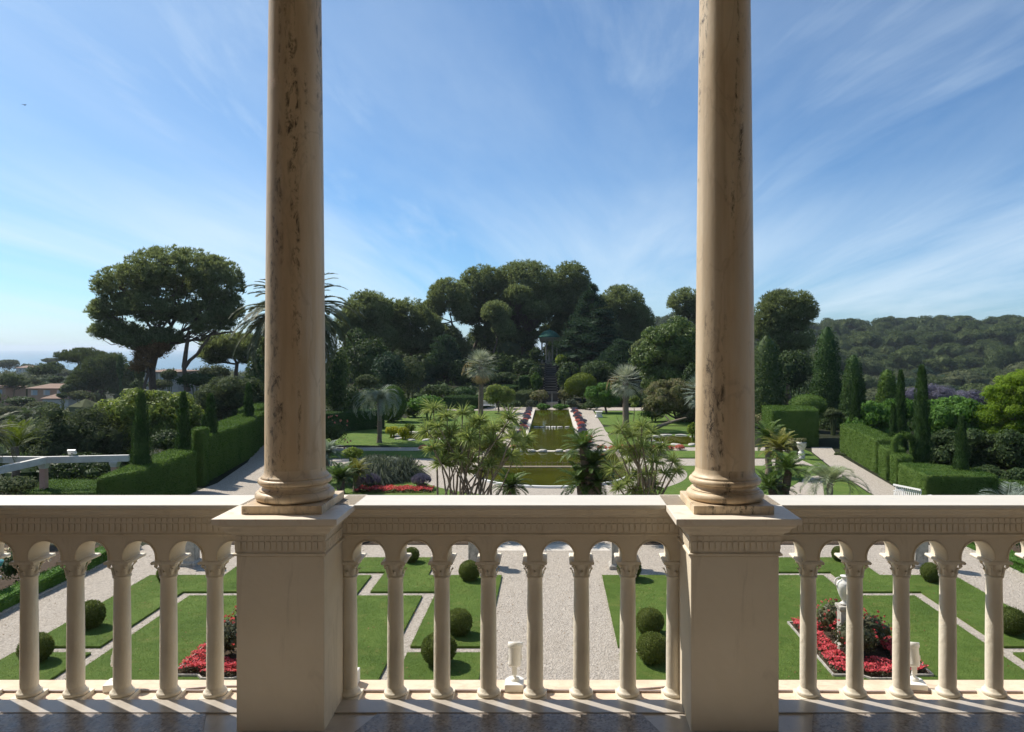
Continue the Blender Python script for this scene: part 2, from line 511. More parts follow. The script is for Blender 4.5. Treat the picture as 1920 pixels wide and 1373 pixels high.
M['gold'] = leafmat('golden_shrub_leaves', (.12, .15, .012), (.24, .25, .018), (.36, .34, .035), .35, .45, .25, 2)
M['greengold'] = leafmat('yellow_green_leaves', (.045, .07, .010), (.085, .115, .016), (.13, .16, .025), .3, .45, .25, 1)
M['grassy'] = leafmat('fountain_grass', (.032, .042, .028), (.06, .075, .05), (.12, .135, .095), .25, .5, .25, 1.5)
M['yucca'] = leafmat('strap_leaves', (.07, .105, .03), (.15, .195, .058), (.27, .30, .11), .35, .35, .35, 1.2)
M['cycad'] = leafmat('cycad_leaves', (.022, .052, .012), (.045, .090, .020), (.10, .145, .035), .2, .35, .45, 1)
M['cycadgold'] = leafmat('cycad_young_leaves', (.06, .08, .016), (.11, .125, .025), (.20, .19, .05), .25, .4, .4, 1)
M['phoenix'] = leafmat('date_palm_leaves', (.040, .052, .024), (.075, .088, .040), (.13, .135, .068), .2, .4, .4, .6)
M['bluepalm'] = leafmat('blue_palm_leaves', (.12, .14, .11), (.20, .22, .175), (.30, .31, .25), .25, .4, .4, .8)
M['greypalm'] = leafmat('grey_palm_leaves', (.085, .115, .095), (.14, .175, .145), (.22, .255, .205), .2, .4, .4, .8)
M['deadpalm'] = leafmat('dry_palm_leaves', (.22, .15, .075), (.32, .23, .12), (.42, .32, .18), .25, .6, .2, .8)
M['featherpalm'] = leafmat('feather_palm_leaves', (.085, .12, .06), (.15, .19, .10), (.25, .28, .16), .25, .4, .45, 1)
M['jacaranda'] = leafmat('violet_blossom', (.06, .068, .075), (.105, .10, .14), (.16, .15, .21), .3, .6, .2, .5)
M['rose'] = leafmat('rose_leaves', (.022, .030, .014), (.045, .055, .026), (.09, .085, .045), .2, .35, .5, 3)
M['redflower'] = leafmat('red_petals', (.22, .018, .03), (.42, .045, .06), (.60, .12, .13), .25, .5, .2, 3)
M['coral'] = leafmat('coral_petals', (.28, .055, .05), (.46, .11, .09), (.60, .24, .19), .25, .5, .2, 2)
M['lavender'] = leafmat('lavender_spikes', (.055, .06, .075), (.085, .085, .12), (.13, .12, .19), .2, .6, .2, 3)
M['whitebloom'] = leafmat('pale_petals', (.45, .30, .28), (.65, .52, .46), (.75, .70, .62), .3, .5, .2, 3)
M['hillpine'] = leafmat('hill_pine_needles', (.022, .036, .015), (.046, .066, .026), (.085, .105, .042), .2, .7, .05, .02)
M['hillgrey'] = leafmat('hill_oak_leaves', (.036, .048, .026), (.066, .080, .042), (.11, .12, .062), .2, .7, .05, .02)

# =================================================================== THE BALCONY
PX = [-3.243, -1.213, .8165, 2.8465]             # pier centres
PY0, PYC, PH = 3.34, 3.5365, .1965               # pier front, centre, half width

# floor: pale border slabs and speckled field, one sheet with thickness
f = MB(); f.box(-9, 9, -1.6, 3.52, -.35, -.008)
struct('balcony_floor', f, M['slab'], (0, 0, FLOOR))
# field panels between the piers (6 mm proud of the slabs, dark joints round them)
for a, b in zip(PX[:-1], PX[1:]):
    q = MB(); x0, x1 = a + .30, b - .30
    q.prism([(x0 - .03, -1.5), (x1 + .03, -1.5), (x1 + .03, 3.0), (x1 - .10 + .08, 3.28), (x1 - .10, 3.487), (x0 + .10, 3.487), (x0 + .02, 3.28), (x0 - .03, 3.0)], -.0085, -.003)
    struct('floor_panel', q, M['terrazzo'], (0, 0, FLOOR))
q = MB()
q.box(-9, 9, 3.494, 3.6205, -.2, -.0005)
struct('floor_border', q, M['slab'], (0, 0, FLOOR))

# villa: facade under the balcony, ledge, walls and vault of the loggia
t = thing('villa', 'cream loggia of the villa with ceiling and rear wall behind the balcony', 'building', (0, 0, 0))
q = MB(); q.box(-14, 14, 3.0, 3.80, -.5, FLOOR - .36); obj('facade_wall', q, M['villa'], t)
q = MB(); q.box(-9, 9, 3.621, 3.885, FLOOR - .2, FLOOR - .02); obj('ledge', q, M['ledge'], t, bevel=.006)
q = MB(); q.box(-9, 9, -1.9, -1.6, FLOOR - .3, FLOOR + 5.2); obj('rear_wall', q, M['villa'], t)
q = MB(); q.box(-9, 9, -1.6, 3.30, FLOOR + 5.0, FLOOR + 5.2); obj('ceiling', q, M['ceiling'], t)
q = MB()
q.box(-9, -3.52, 3.34, 3.74, FLOOR - .004, FLOOR + 5.2); obj('side_wall', q, M['villa'], t)
q = MB(); q.box(3.125, 9, 3.34, 3.74, FLOOR - .004, FLOOR + 5.2); obj('side_wall', q, M['villa'], t)
# arches over the columns (above the picture)
q = MB(); zs, zt, R0 = FLOOR + 3.72, FLOOR + 5.2, 0.83
for a, b in zip(PX[:-1], PX[1:]):
    xo = (a + b) / 2; th = np.linspace(PI, 0, 21)
    A = np.stack([xo + R0 * np.cos(th), zs + R0 * np.sin(th)], 1)
    for i in range(20):
        (xa, za), (xb, zb) = A[i], A[i + 1]
        q.add([(xa, 3.36, za), (xb, 3.36, zb), (xb, 3.36, zt), (xa, 3.36, zt), (xa, 3.71, za), (xb, 3.71, zb), (xb, 3.71, zt), (xa, 3.71, zt)],
              np.array([[0, 1, 2, 3], [5, 4, 7, 6], [1, 0, 4, 5]]))
for x in PX:
    q.box(x - (1.015 - R0), x + (1.015 - R0), 3.36, 3.71, zs, zt)
obj('arch_wall', q, M['villa'], t)


def tongues(mb, x0, x1, y, z0, z1, pitch, depth, axis=0, sign=-1):
    """row of small upright tongues with a row of blocks over them, standing proud of a face"""
    n = max(1, int(round((x1 - x0) / pitch))); p = (x1 - x0) / n; h = z1 - z0
    for i in range(n):
        xc = x0 + (i + .5) * p; w = p * .37
        th = np.linspace(0, PI, 6)
        out = [(xc - w, z0 + h * .62), *[(xc - w * math.cos(q), z0 + h * .20 - w * .8 * math.sin(q)) for q in th], (xc + w, z0 + h * .62)]
        for (pts, dep) in ((out, depth), ([(xc - p * .43, z1 - h * .25), (xc + p * .43, z1 - h * .25), (xc + p * .43, z1 - h * .04), (xc - p * .43, z1 - h * .04)], depth * .8)):
            m = len(pts)
            if axis == 0: V = [(u, y, v) for u, v in pts] + [(u, y + sign * dep, v) for u, v in pts]
            else: V = [(y, u, v) for u, v in pts] + [(y + sign * dep, u, v) for u, v in pts]
            mb.add(V, [[i2, (i2 + 1) % m, (i2 + 1) % m + m, i2 + m] for i2 in range(m)] + [list(range(m)), [i2 + m for i2 in range(m)]])


# ---- pier (one, then copies): shaft, frieze, cornice, cap
def make_pier(label):
    t = thing('pier', label, 'pier', (PX[1], PYC, FLOOR), 'piers of the balcony railing')
    q = MB(); q.square([(PH, -.03), (PH, .772)]); obj('shaft', q, M['pier'], t, bevel=.004)
    q = MB()
    q.square([(PH + .003, .7725), (PH + .013, .776), (PH + .013, .784), (PH + .004, .788)])
    q.square([(PH + .004, .788), (PH + .004, .866)])
    for sg in (-1, 1):
        tongues(q, -PH, PH, sg * (PH + .004), .790, .866, .0262, .0045, 0, sg)
        tongues(q, -PH, PH, sg * (PH + .004), .790, .866, .0262, .0045, 1, sg)
    obj('frieze', q, M['pier'], t)
    q = MB()
    pr = [(PH + .008, .866), (PH + .016, .870), (PH + .018, .877)]
    for i in range(9):
        s = i / 8; pr.append((PH + .018 + .042 * (s + .12 * math.sin(2 * PI * s)), .877 + .038 * s))
    pr += [(PH + .062, .918), (PH + .062, .9268)]
    q.square(pr); obj('cornice', q, M['pier'], t)
    q = MB(); q.square([(.2740, .927), (.2743, .9285), (.2743, .9525), (.273, .954)]); obj('cap', q, M['caps'], t, bevel=.002)
    return t


pier = make_pier('cream pier under the darker, more stained column')
dup(pier, (PX[2], PYC, FLOOR), 'cream pier under the lighter, pinkish column')
dup(pier, (PX[0], PYC, FLOOR), 'cream pier at the far end of the railing towards the pergola')
dup(pier, (PX[3], PYC, FLOOR), 'cream pier at the far end of the railing towards the wooded hill')

# ---- column
RB, RT = .1372, .1155


def make_column(label):
    t = thing('column', label, 'column', (PX[1], PYC, FLOOR + .954), 'marble columns of the loggia')
    q = MB(); q.square([(.181, 0), (.181, .038)]); obj('plinth', q, M['column'], t, bevel=.003)
    q = MB(); pr = [(.15, .0382)]
    def torus(r, z, rad, k=9):
        return [(r + rad * math.cos(a), z + rad * math.sin(a)) for a in np.linspace(-PI / 2, PI / 2, k)]
    pr += torus(.158, .0605, .022) + [(.158, .0830), (.1605, .0835), (.1605, .0885)]
    pr += [(.1600 - .014 * math.sin(a), .0885 + .024 * (1 - math.cos(a)) / 2) for a in np.linspace(0, PI, 7)]
    pr += [(.158, .113)] + torus(.153, .1275, .0142) + [(.1535, .142), (.1535, .148), (.149, .152), (.142, .160), (.1385, .170), (RB, .185)]
    q.lathe(pr, seg=64); obj('base', q, M['column'], t)
    q = MB(); pr = []
    for i in range(25):
        s = i / 24; pr.append((RB - (RB - RT) * (s ** 1.45), .185 + s * 2.42))
    q.lathe(pr, seg=72, caps=False); obj('shaft', q, M['column'], t)
    q = MB(); q.lathe([(RT, 2.605), (RT + .012, 2.61), (RT + .012, 2.625), (RT, 2.63), (RT + .005, 2.67), (RT + .06, 2.73)], seg=40)
    q.square([(.175, 2.7301), (.178, 2.766)]); obj('capital', q, M['column'], t)
    return t


col0 = make_column('brownish marble column with dark vertical stains, lit only along one thin edge')
dup(col0, (PX[2], PYC, FLOOR + .954), 'pinkish beige marble column with a broad sunlit side', rz=PI / 2)
dup(col0, (PX[0], PYC, FLOOR + .954), 'outer marble column at the end towards the pergola', rz=PI)
dup(col0, (PX[3], PYC, FLOOR + .954), 'outer marble column at the end towards the wooded hill', rz=-PI / 2)

# ---- balustrade bay
SP, YF, YB = .2285, 3.622, 3.772


def make_baluster(parent, x):
    q = MB(); pr = [(.0395, .038), (.0405, .06), (.0402, .20), (.0392, .36), (.0374, .50), (.0368, .574), (.0415, .577), (.0428, .5815), (.0415, .586), (.037, .589)]
    q.lathe(pr, seg=28, caps=False)
    b = obj('baluster', q, M['balu'], parent, (x, YF + .058, 0))
    q = MB(); q.box(-.058, .058, -.0575, .058, -.022, 0)
    q.lathe([(.050, .0003), (.0548, .004), (.0565, .010), (.0548, .017), (.051, .0205), (.0475, .023), (.0445, .029), (.042, .034), (.0396, .0385)], seg=28); obj('base', q, M['balu'], b)
    q = MB(); q.lathe([(.037, .5892), (.0375, .602), (.039, .618), (.043, .634), (.0475, .645)], seg=24)
    for k in range(8):                                   # acanthus leaves
        a = k * PI / 4; up = k % 2
        c, s_ = math.cos(a), math.sin(a); z0, z1 = .590, (.632 if up else .617); r0, r1 = .0375, (.0515 if up else .047)
        for w, dz, dr in ((.0105, 0, 0), (.006, .004, .003)):
            V = []
            for (rr, zz, ww) in ((r0 + dr, z0, w), (r0 + .004 + dr, (z0 + z1) / 2 + dz, w * 1.1), (r1 + dr, z1 + dz, w * .55), (r1 + .004 + dr, z1 - .006 + dz, w * .3)):
                V += [(rr * c - ww * s_, rr * s_ + ww * c, zz), ((rr + .004) * c, (rr + .004) * s_, zz + .001), (rr * c + ww * s_, rr * s_ - ww * c, zz)]
            q.add(V, np.array([[0, 3, 4, 1], [1, 4, 5, 2], [3, 6, 7, 4], [4, 7, 8, 5], [6, 9, 10, 7], [7, 10, 11, 8]]), True)
    for sx in (-1, 1):
        for sy in (-1, 1):
            q.ball((sx * .041, sy * .041, .640), (.0095, .0095, .0085), 2)
    q.box(-.0545, .0545, -.056, .108, .6505, .664)
    q.lathe([(.047, .645), (.050, .6504)], seg=20)
    for sx in (-1, 1):
        q.tube([(sx * .0525, -.057, .6565), (sx * .0525, .109, .6565)], .0078, 10)
    q.box(-.0380, .0380, -.052, .092, .6642, .6728)
    obj('capital', q, M['balu'], b)
    return b


def make_bay(label, xa, xb):
    """balustrade between the piers at xa and xb; local x from the bay's centre"""
    xm = (xa + xb) / 2
    t = thing('balustrade', label, 'balustrade', (xm, 0, FLOOR), 'balustrade bays of the balcony railing')
    hw = (xb - xa) / 2 - PH - .0005
    q = MB(); q.extrude_x([(3.556, .938), (3.80, .938), (3.80, .9525), (3.7985, .954), (3.5575, .954), (3.556, .9525)], -hw - .02, hw + .02)
    obj('coping', q, M['coping'], t)
    q = MB()
    pts = [(YF - .016, .884), (YF - .020, .889), (YF - .021, .895)]
    for i in range(8):
        s = i / 7; pts.append((YF - .021 - .028 * (s + .12 * math.sin(2 * PI * s)), .895 + .030 * s))
    pts += [(YF - .053, .928), (YF - .053, .9378)]
    back = [(3.79, .9378), (3.79, .915), (3.775, .884)]
    q.extrude_x((pts + back)[::-1], -hw, hw); obj('cornice', q, M['pier'], t)
    q = MB(); q.box(-hw, hw, YF - .014, YB + .002, .799, .8838)
    q.extrude_x([(YF - .0142, .795), (YF - .022, .798), (YF - .022, .803), (YF - .0142, .806)][::-1], -hw, hw)
    tongues(q, -hw, hw, YF - .014, .806, .884, .0275, .0045)
    obj('frieze', q, M['pier'], t)
    # arcade
    q = MB(); r, zs_, zt_ = .0775, .688, .7988; z0 = .6730
    xs = [-SP * 3 + SP * k for k in range(7)]
    th = np.linspace(PI, 0, 17)
    def quad(xa_, za_, xb_, zb_):
        q.add([(xa_, YF, za_), (xb_, YF, zb_), (xb_, YF, zt_), (xa_, YF, zt_), (xa_, YB, za_), (xb_, YB, zb_), (xb_, YB, zt_), (xa_, YB, zt_)],
              np.array([[0, 1, 2, 3], [5, 4, 7, 6], [1, 0, 4, 5]]))
    for xo in xs:
        A = [(xo + r * math.cos(a), zs_ + r * math.sin(a)) for a in th]
        for (xa_, za_), (xb_, zb_) in zip(A[:-1], A[1:]): quad(xa_, za_, xb_, zb_)
        rim = [(xo - r - .0045, YF - .001, z0 + .001)] + [(xo + (r + .0045) * math.cos(a), YF - .001, zs_ + (r + .0045) * math.sin(a)) for a in th] + [(xo + r + .0045, YF - .001, z0 + .001)]
        q.tube(rim, .0045, 6)
    edges = [(-hw, xs[0] - r)] + [(a + r, b - r) for a, b in zip(xs[:-1], xs[1:])] + [(xs[-1] + r, hw)]
    for a, b in edges:
        q.box(a, b, YF, YB, z0, zt_)
    q.extrude_x([(YF - .0002, .787), (YF - .004, .789), (YF - .004, .7948), (YF - .0002, .7949)][::-1], -hw, hw)
    obj('arcade', q, M['pier'], t)
    b0 = make_baluster(t, -SP * 3.5)
    for k in range(1, 8):
        dup(b0, (SP * (k - 3.5), YF + .058, 0), parent=t)
    return t


bay = make_bay('middle stretch of the arched cream balustrade between the two columns', PX[1], PX[2])
dup(bay, ((PX[0] + PX[1]) / 2, 0, FLOOR), 'stretch of the arched cream balustrade on the pergola side, left of the stained column')
dup(bay, ((PX[2] + PX[3]) / 2, 0, FLOOR), 'stretch of the arched cream balustrade in front of the white amphora and red bed')
for x, lb in ((PX[1], 'white stone block on the ledge behind the stained column pier'), (PX[2], 'white stone block on the ledge behind the pinkish column pier')):
    q = MB(); q.box(-.222, .222, 3.7745, 3.868, -.0195, .052); single('pier_footing', q, M['rim'], lb, 'stone block', (x, 0, FLOOR), bevel=.004)

# ---- floodlights on the ledge
def make_floodlight(label, x, y, rz, tilt=.35):
    t = thing('floodlight', label, 'floodlight', (x, y, FLOOR - .02), 'floodlights on the balcony ledge', rz)
    q = MB(); w = .047
    q.prism([(-w, -.050), (w, -.050), (w, .03), (w * .45, .062), (-w * .45, .062), (-w, .03)], 0, .038)
    obj('ballast_box', q, M['white_plastic'], t, bevel=.004)
    q = MB(); q.lathe([(.026, .0382), (.024, .047), (.012, .052)], c=(0, .012, 0), seg=20)
    q.tube([(0, .012, .05), (0, .012, .115)], .0085, 10); q.box(-.012, .012, -.004, .008, .068, .118)
    obj('stem', q, M['white_plastic'], t)
    h = bpy.data.objects.new('lamp_head', None)
    q = MB()
    q.lathe([(.020, -.045), (.030, -.042), (.0335, -.030), (.0335, .045), (.0350, .047), (.0385, .050), (.0385, .071), (.0355, .073), (.0325, .071), (.0325, .052), (.0, .050)], seg=32, caps=False)
    q.lathe([(.0, -.045), (.020, -.045)], seg=32, caps=False)
    for k in (-1, 1): q.box(k * .0335 - .003, k * .0335 + .003, -.009, .009, -.012, .012)
    hd = obj('lamp_head', q, M['white_plastic'], t, (0, .028, .145)); hd.rotation_euler = (-tilt, .04, 0)
    q = MB(); q.lathe([(0, .0535), (.031, .0535), (.032, .056), (0, .0562)], seg=28, caps=False); obj('lens', q, M['glass_lens'], hd)
    q = MB(); q.lathe([(.0392, .006), (.0385, .0045)], seg=20); 
    return t


fl = make_floodlight('white floodlight standing upright on the ledge in the middle bay', (965 - VX) * 3.80 / F, 3.785, 0)
dup(fl, ((222 - VX) * 3.80 / F, 3.785, FLOOR - .02), 'white floodlight on the ledge in front of the lawn by the pergola side', rz=.15)
dup(fl, ((1712 - VX) * 3.80 / F, 3.785, FLOOR - .02), 'white floodlight on the ledge below the red bed with the amphora', rz=-.1)

# ---- pipes and cables along the ledge
def cable(label, px0, px1, y0, r, wob, name='pipe', z=.0):
    n = 26; xs = np.linspace((px0 - VX) * 3.75 / F, (px1 - VX) * 3.75 / F, n)
    y = y0 + wob * np.cumsum(rng.standard_normal(n)) / 4
    P = np.stack([xs, np.clip(y, 3.70, 3.85), np.full(n, FLOOR - .02 + r + z)], 1)
    P[1:-1] = (P[:-2] + P[1:-1] * 2 + P[2:]) / 4
    q = MB(); q.tube(P, r, 8); c = P.mean(0).copy(); q.V = [v - c for v in q.V]
    single(name, q, M['pipe'], label, 'pipe', c, 'pipes along the balcony ledge')


cable('thick mauve pipe lying on the ledge behind the middle balusters', 668, 1272, 3.742, .0068, .006)
cable('thick mauve pipe on the ledge behind the balusters of the pergola-side bay', -20, 470, 3.742, .0062, .006)
cable('thick mauve pipe on the ledge behind the balusters of the amphora-side bay', 1452, 1960, 3.742, .0062, .006)
q = MB(); xs = np.linspace((335 - VX) * 3.8 / F, (470 - VX) * 3.8 / F, 12)
q.tube(np.stack([xs, 3.752 + .045 * np.sin(np.linspace(0, PI * .62, 12)), np.full(12, FLOOR - .015)], 1), .0045, 7); c0 = np.array([xs.mean(), 3.77, FLOOR - .02]); q.V = [v - c0 for v in q.V]
single('cable', q, M['pipe'], 'loose grey cable curving along the ledge near the pink flower bed', 'cable', c0)
q = MB(); xs = np.linspace((1108 - VX) * 3.8 / F, (1262 - VX) * 3.8 / F, 12)
q.tube(np.stack([xs, 3.748 + .05 * np.linspace(0, 1, 12) ** 2, np.full(12, FLOOR - .015)], 1), .0045, 7); c0 = np.array([xs.mean(), 3.77, FLOOR - .02]); q.V = [v - c0 for v in q.V]
single('cable', q, M['pipe'], 'thin grey cable slanting up to the block by the pinkish column pier', 'cable', c0)

# =================================================================== GROUND, PATHS, LAWNS, WATER
def axis_steps(segs):
    return np.unique(np.concatenate([np.arange(a, b + 1e-6, s) for a, b, s in segs]))


gx = axis_steps([(-2600, -600, 200), (-600, -120, 24), (-120, -14, 3), (-14, 14, 7), (14, 120, 3), (120, 700, 16), (700, 2600, 190)])
gy = axis_steps([(-120, 0, 30), (0, 84, 6), (84, 170, 4), (170, 700, 16), (700, 1040, 34), (1040, 1500, 90)])
X, Y = np.meshgrid(gx, gy); Z = height(X, Y) - .012
nx, ny = len(gx), len(gy)
i = (np.arange(ny - 1)[:, None] * nx + np.arange(nx - 1)[None]).ravel()
q = MB(); q.add(np.stack([X.ravel(), Y.ravel(), Z.ravel()], 1), np.stack([i, i + 1, i + nx + 1, i + nx], 1), True)
struct('terrain', q, M['ground'])
q = MB(); q.add([(-15000, 300, -36), (15000, 300, -36), (15000, 15000, -36), (-15000, 15000, -36)], np.array([[0, 1, 2, 3]]))
struct('sea', q, M['sea'])

q = MB(); q.box(-13.45, 13.45, 3.8, 24.75, -.3, -.004); struct('gravel_court', q, M['gravel'])
q = MB(); q.box(-2.6, 2.6, 24.75, 33.5, -.3, -.003); struct('gravel_path', q, M['gravel'])
q = MB(); q.box(-2.6, 2.6, 24.0, 24.75, -.004, .004); struct('stone_threshold', q, M['kerb'])

# ---- the two stepped parterres
XC, YC = 6.43, 16.05


def stepped(s):   # inner island outline grown by s
    a, b = 3.2 + s, 1.45 + s; c, d = 3.65 + s, 5.40 + s
    return [(a, -c), (a, c), (b, c), (b, d), (-b, d), (-b, c), (-a, c), (-a, -c), (-b, -c), (-b, -d), (b, -d), (b, -c)]


def lawn(name, poly, z=.045, z0=-.01):
    q = MB(); q.prism(poly, z0, z)
    return struct(name, q, M['lawn'])


def blades(name, poly, dens, L=.03, z=.045):
    """short upright blades over a lawn, thicker along its edges"""
    poly = np.asarray(poly, float); lo, hi = poly.min(0), poly.max(0)
    n = int((hi - lo).prod() * dens); P = lo + (hi - lo) * rng.random((n, 2))
    inside = np.zeros(n, bool); m = len(poly)
    for a in range(m):
        (xa, ya), (xb, yb) = poly[a], poly[(a + 1) % m]
        c = ((ya > P[:, 1]) != (yb > P[:, 1])) & (P[:, 0] < (xb - xa) * (P[:, 1] - ya) / (yb - ya + 1e-12) + xa)
        inside ^= c
    P = P[inside]
    E = []
    for a in range(m):
        (xa, ya), (xb, yb) = poly[a], poly[(a + 1) % m]; k = int(math.hypot(xb - xa, yb - ya) * 60)
        s = rng.random((k, 1)); E.append(np.array([[xa, ya]]) * (1 - s) + np.array([[xb, yb]]) * s + .02 * rng.standard_normal((k, 2)))
    P = np.concatenate([P] + E); n = len(P)
    P3 = np.concatenate([P, np.full((n, 1), z - .01)], 1)
    D = unit(np.stack([.5 * rng.standard_normal(n), .5 * rng.standard_normal(n), np.ones(n)], 1)); S = unit(np.cross(D, rdir(n)))
    q = MB(); q.leaves(P3, D, S, L * (.7 + .7 * rng.random(n)), .007)
    struct('grass', q, M['blade'], kind='stuff')


for sg in (-1, 1):
    def W_(pts): return [(sg * XC + u * sg, YC + v) for u, v in pts]
    inner = W_(stepped(-.16)); lawn('lawn', inner)
    o = 5.0; s = .16
    ring = stepped(s)
    far = [(o, s), (o, 5.25), (2.9, 5.25), (2.9, 7.05), (-2.9, 7.05), (-2.9, 5.25), (-o, 5.25), (-o, s)] + [p for p in [(-3.2 - s, s), (-3.2 - s, 3.65 + s), (-1.45 - s, 3.65 + s), (-1.45 - s, 5.4 + s), (1.45 + s, 5.4 + s), (1.45 + s, 3.65 + s), (3.2 + s, 3.65 + s), (3.2 + s, s)]]
    near = [(u, -v) for u, v in far]
    lawn('lawn', W_(far)); lawn('lawn', W_(near))
    vis = 14.2 - YC
    for pl in (inner, W_(far)):
        blades('g', pl, 900)
    cut = [(u, max(v, vis)) for u, v in [(o, -s), (o, vis), (3.2 + s, vis), (3.2 + s, -s)]]
    blades('g', W_(cut), 900); blades('g', W_([(-u, v) for u, v in cut]), 900)

# ---- flower beds with kerb, red bedding and roses in the parterres
def carpet(name, poly, dens, h, leaf, flower, ratio=.6, L=.05, z=.05, W=None):
    """bedding plants as ground cover: petals over leaves"""
    poly = np.asarray(poly, float); lo, hi = poly.min(0), poly.max(0)
    n = int((hi - lo).prod() * dens); P = lo + (hi - lo) * rng.random((n, 2)); m = len(poly); inside = np.zeros(n, bool)
    for a in range(m):
        (xa, ya), (xb, yb) = poly[a], poly[(a + 1) % m]
        inside ^= ((ya > P[:, 1]) != (yb > P[:, 1])) & (P[:, 0] < (xb - xa) * (P[:, 1] - ya) / (yb - ya + 1e-12) + xa)
    P = P[inside]; n = len(P)
    hh = h * (.75 + .25 * np.sin(P[:, 0] * 9 + 2 * np.sin(P[:, 1] * 7)) * np.sin(P[:, 1] * 10 + 1)) * (.8 + .3 * rng.random(n))
    isf = rng.random(n) < ratio
    zz = z + np.where(isf, hh, hh * rng.random(n))
    P3 = np.column_stack([P, zz]); N = unit(np.array([-.2, .0, 1.0]) + .8 * rdir(n))
    D = unit(np.cross(N, rdir(n))); S = unit(np.cross(N, D))
    for k, mat, nm in ((isf, flower, name), (~isf, leaf, name + '_leaves')):
        q = MB(); q.leaves(P3[k] - D[k] * L * .5, D[k], S[k], L * (.7 + .6 * rng.random(k.sum())), (W or L * .8))
        o = struct(nm, q, M[mat], kind='stuff')


def bush_mesh(r, n, L, W, mode='leaf', lumps=9, lump_r=.42, core=.72, jit=.7, up=.15, droop=0.0):
    """irregular bush: an inner mass and lumps around it"""
    q = MB(); r = np.asarray(r, float)
    puff(q, (0, 0, 0), r * .80, int(n * .35), L, W, mode, up, core, jit, droop=droop)
    for k in range(lumps):
        d = rdir(1)[0]; d[2] = abs(d[2]) * .9 - .18
        c = d * r * (.52 + .2 * rng.random())
        puff(q, c, r * lump_r * (.75 + .5 * rng.random()), int(n * .65 / lumps), L, W, mode, up, core, jit, droop=droop)
    return q


for sg in (-1, 1):
    bx, by = sg * 6.52, 16.15; w, h = .98, 1.42
    side = 'bed under the amphora on the pergola side' if sg < 0 else 'bed under the amphora by the hill side'
    poly = [(bx - w, by - h), (bx - .45, by - h), (bx - .3, by - h - .16), (bx + .3, by - h - .16), (bx + .45, by - h), (bx + w, by - h), (bx + w, by + h), (bx - w, by + h)]
    cp = np.array(poly); cc = np.array([bx, by])
    q = MB(); q.prism(poly, -.01, .055); struct('soil', q, M['soil'])
    q = MB()
    for a in range(8):
        p0, p1 = np.array(poly[a]), np.array(poly[(a + 1) % 8])
        q.beam((*p0, .05), (*p1, .05), .035, .07)
    single('bed_edging', q, M['greystone'], 'thin pale stone edging round the red flower ' + side, 'edging')
    inn = [(bx - .52, by - .95), (bx + .52, by - .95), (bx + .52, by + .95), (bx - .52, by + .95)]
    lay = 'red_bedding_flowers'
    for p in ([(bx - w + .06, by - h + .06), (bx - .5, by - h + .06), (bx - .5, by + h - .06), (bx - w + .06, by + h - .06)],
              [(bx + .5, by - h + .06), (bx + w - .06, by - h + .06), (bx + w - .06, by + h - .06), (bx + .5, by + h - .06)],
              [(bx - .5, by - h + .06), (bx - .42, by - h), (bx - .28, by - h - .10), (bx + .28, by - h - .10), (bx + .42, by - h), (bx + .5, by - h + .06), (bx + .5, by - .9), (bx - .5, by - .9)],
              [(bx - .5, by + .9), (bx + .5, by + .9), (bx + .5, by + h - .06), (bx - .5, by + h - .06)]):
        carpet(lay, p, 4200, .19, 'rose', 'redflower', .56, .042)
    for k, (du, dv, rr, wh) in enumerate(((-.22, -.50, .5, 'nearest the balcony'), (.26, .0, .52, 'in the middle'), (-.2, .55, .46, 'at the far end'))):
        t = thing('rose_bush', 'dark leaved rose bush ' + wh + ' of the ' + ('pergola side bed' if sg < 0 else 'hill side bed'), 'rose bush', (bx + du, by + dv, .05))
        q = MB()
        b_ = bush_mesh((rr, rr * 1.05, .42), 900, .07, .05, lumps=11, lump_r=.5); b_.V = [v + [0, 0, .38] for v in b_.V]
        obj('foliage', b_, M['rose'], t)
        d = rdir(26); d[:, 2] = np.abs(d[:, 2]) * .8 + .1; d = unit(d); n = 26
        P = d * [rr * .98, rr, .46] + [0, 0, .38]; q = MB()
        for p in P:
            puff(q, p, .024, 7, .04, .034, core=0)
        obj('blossom', q, M['redflower'], t)

# ---- amphoras on pedestals in the beds
def amphora(label, loc):
    t = thing('amphora', label, 'amphora', loc, 'white amphoras in the red beds')
    q = MB(); pr = [(.06, 0), (.095, .02), (.10, .035), (.06, .06), (.045, .09), (.075, .14), (.115, .22), (.15, .33), (.168, .42), (.16, .49), (.125, .535), (.075, .56), (.058, .60), (.066, .63), (.09, .645), (.09, .66), (.05, .66)]
    q.lathe(np.array(pr) * [.95, .94], seg=32); obj('body', q, M['whitestone'], t)
    for s in (-1, 1):
        q = MB(); a = np.linspace(-.3, PI + .5, 13)
        P = np.stack([s * (.118 + .085 * np.sin(a)), np.zeros(13), .48 + .10 * np.cos(a)], 1)
        q.tube(P, .016, 8); obj('handle', q, M['whitestone'], t)
    return t


def pedestal(label, loc, h, w, mat='greystone', group=None):
    t = thing('pedestal', label, 'pedestal', loc, group)
    q = MB(); q.square([(w * 1.25, -.02), (w * 1.25, .09), (w * 1.1, .12), (w, .14)]); obj('base', q, M[mat], t, bevel=.008)
    q = MB(); q.square([(w * .93, .13), (w * .93, h - .12)]); obj('shaft', q, M[mat], t, bevel=.008)
    q = MB(); q.square([(w * .95, h - .12), (w * 1.06, h - .10), (w * 1.2, h - .06), (w * 1.2, h - .01), (w * 1.1, h)]); obj('cap', q, M[mat], t, bevel=.006)
    return t


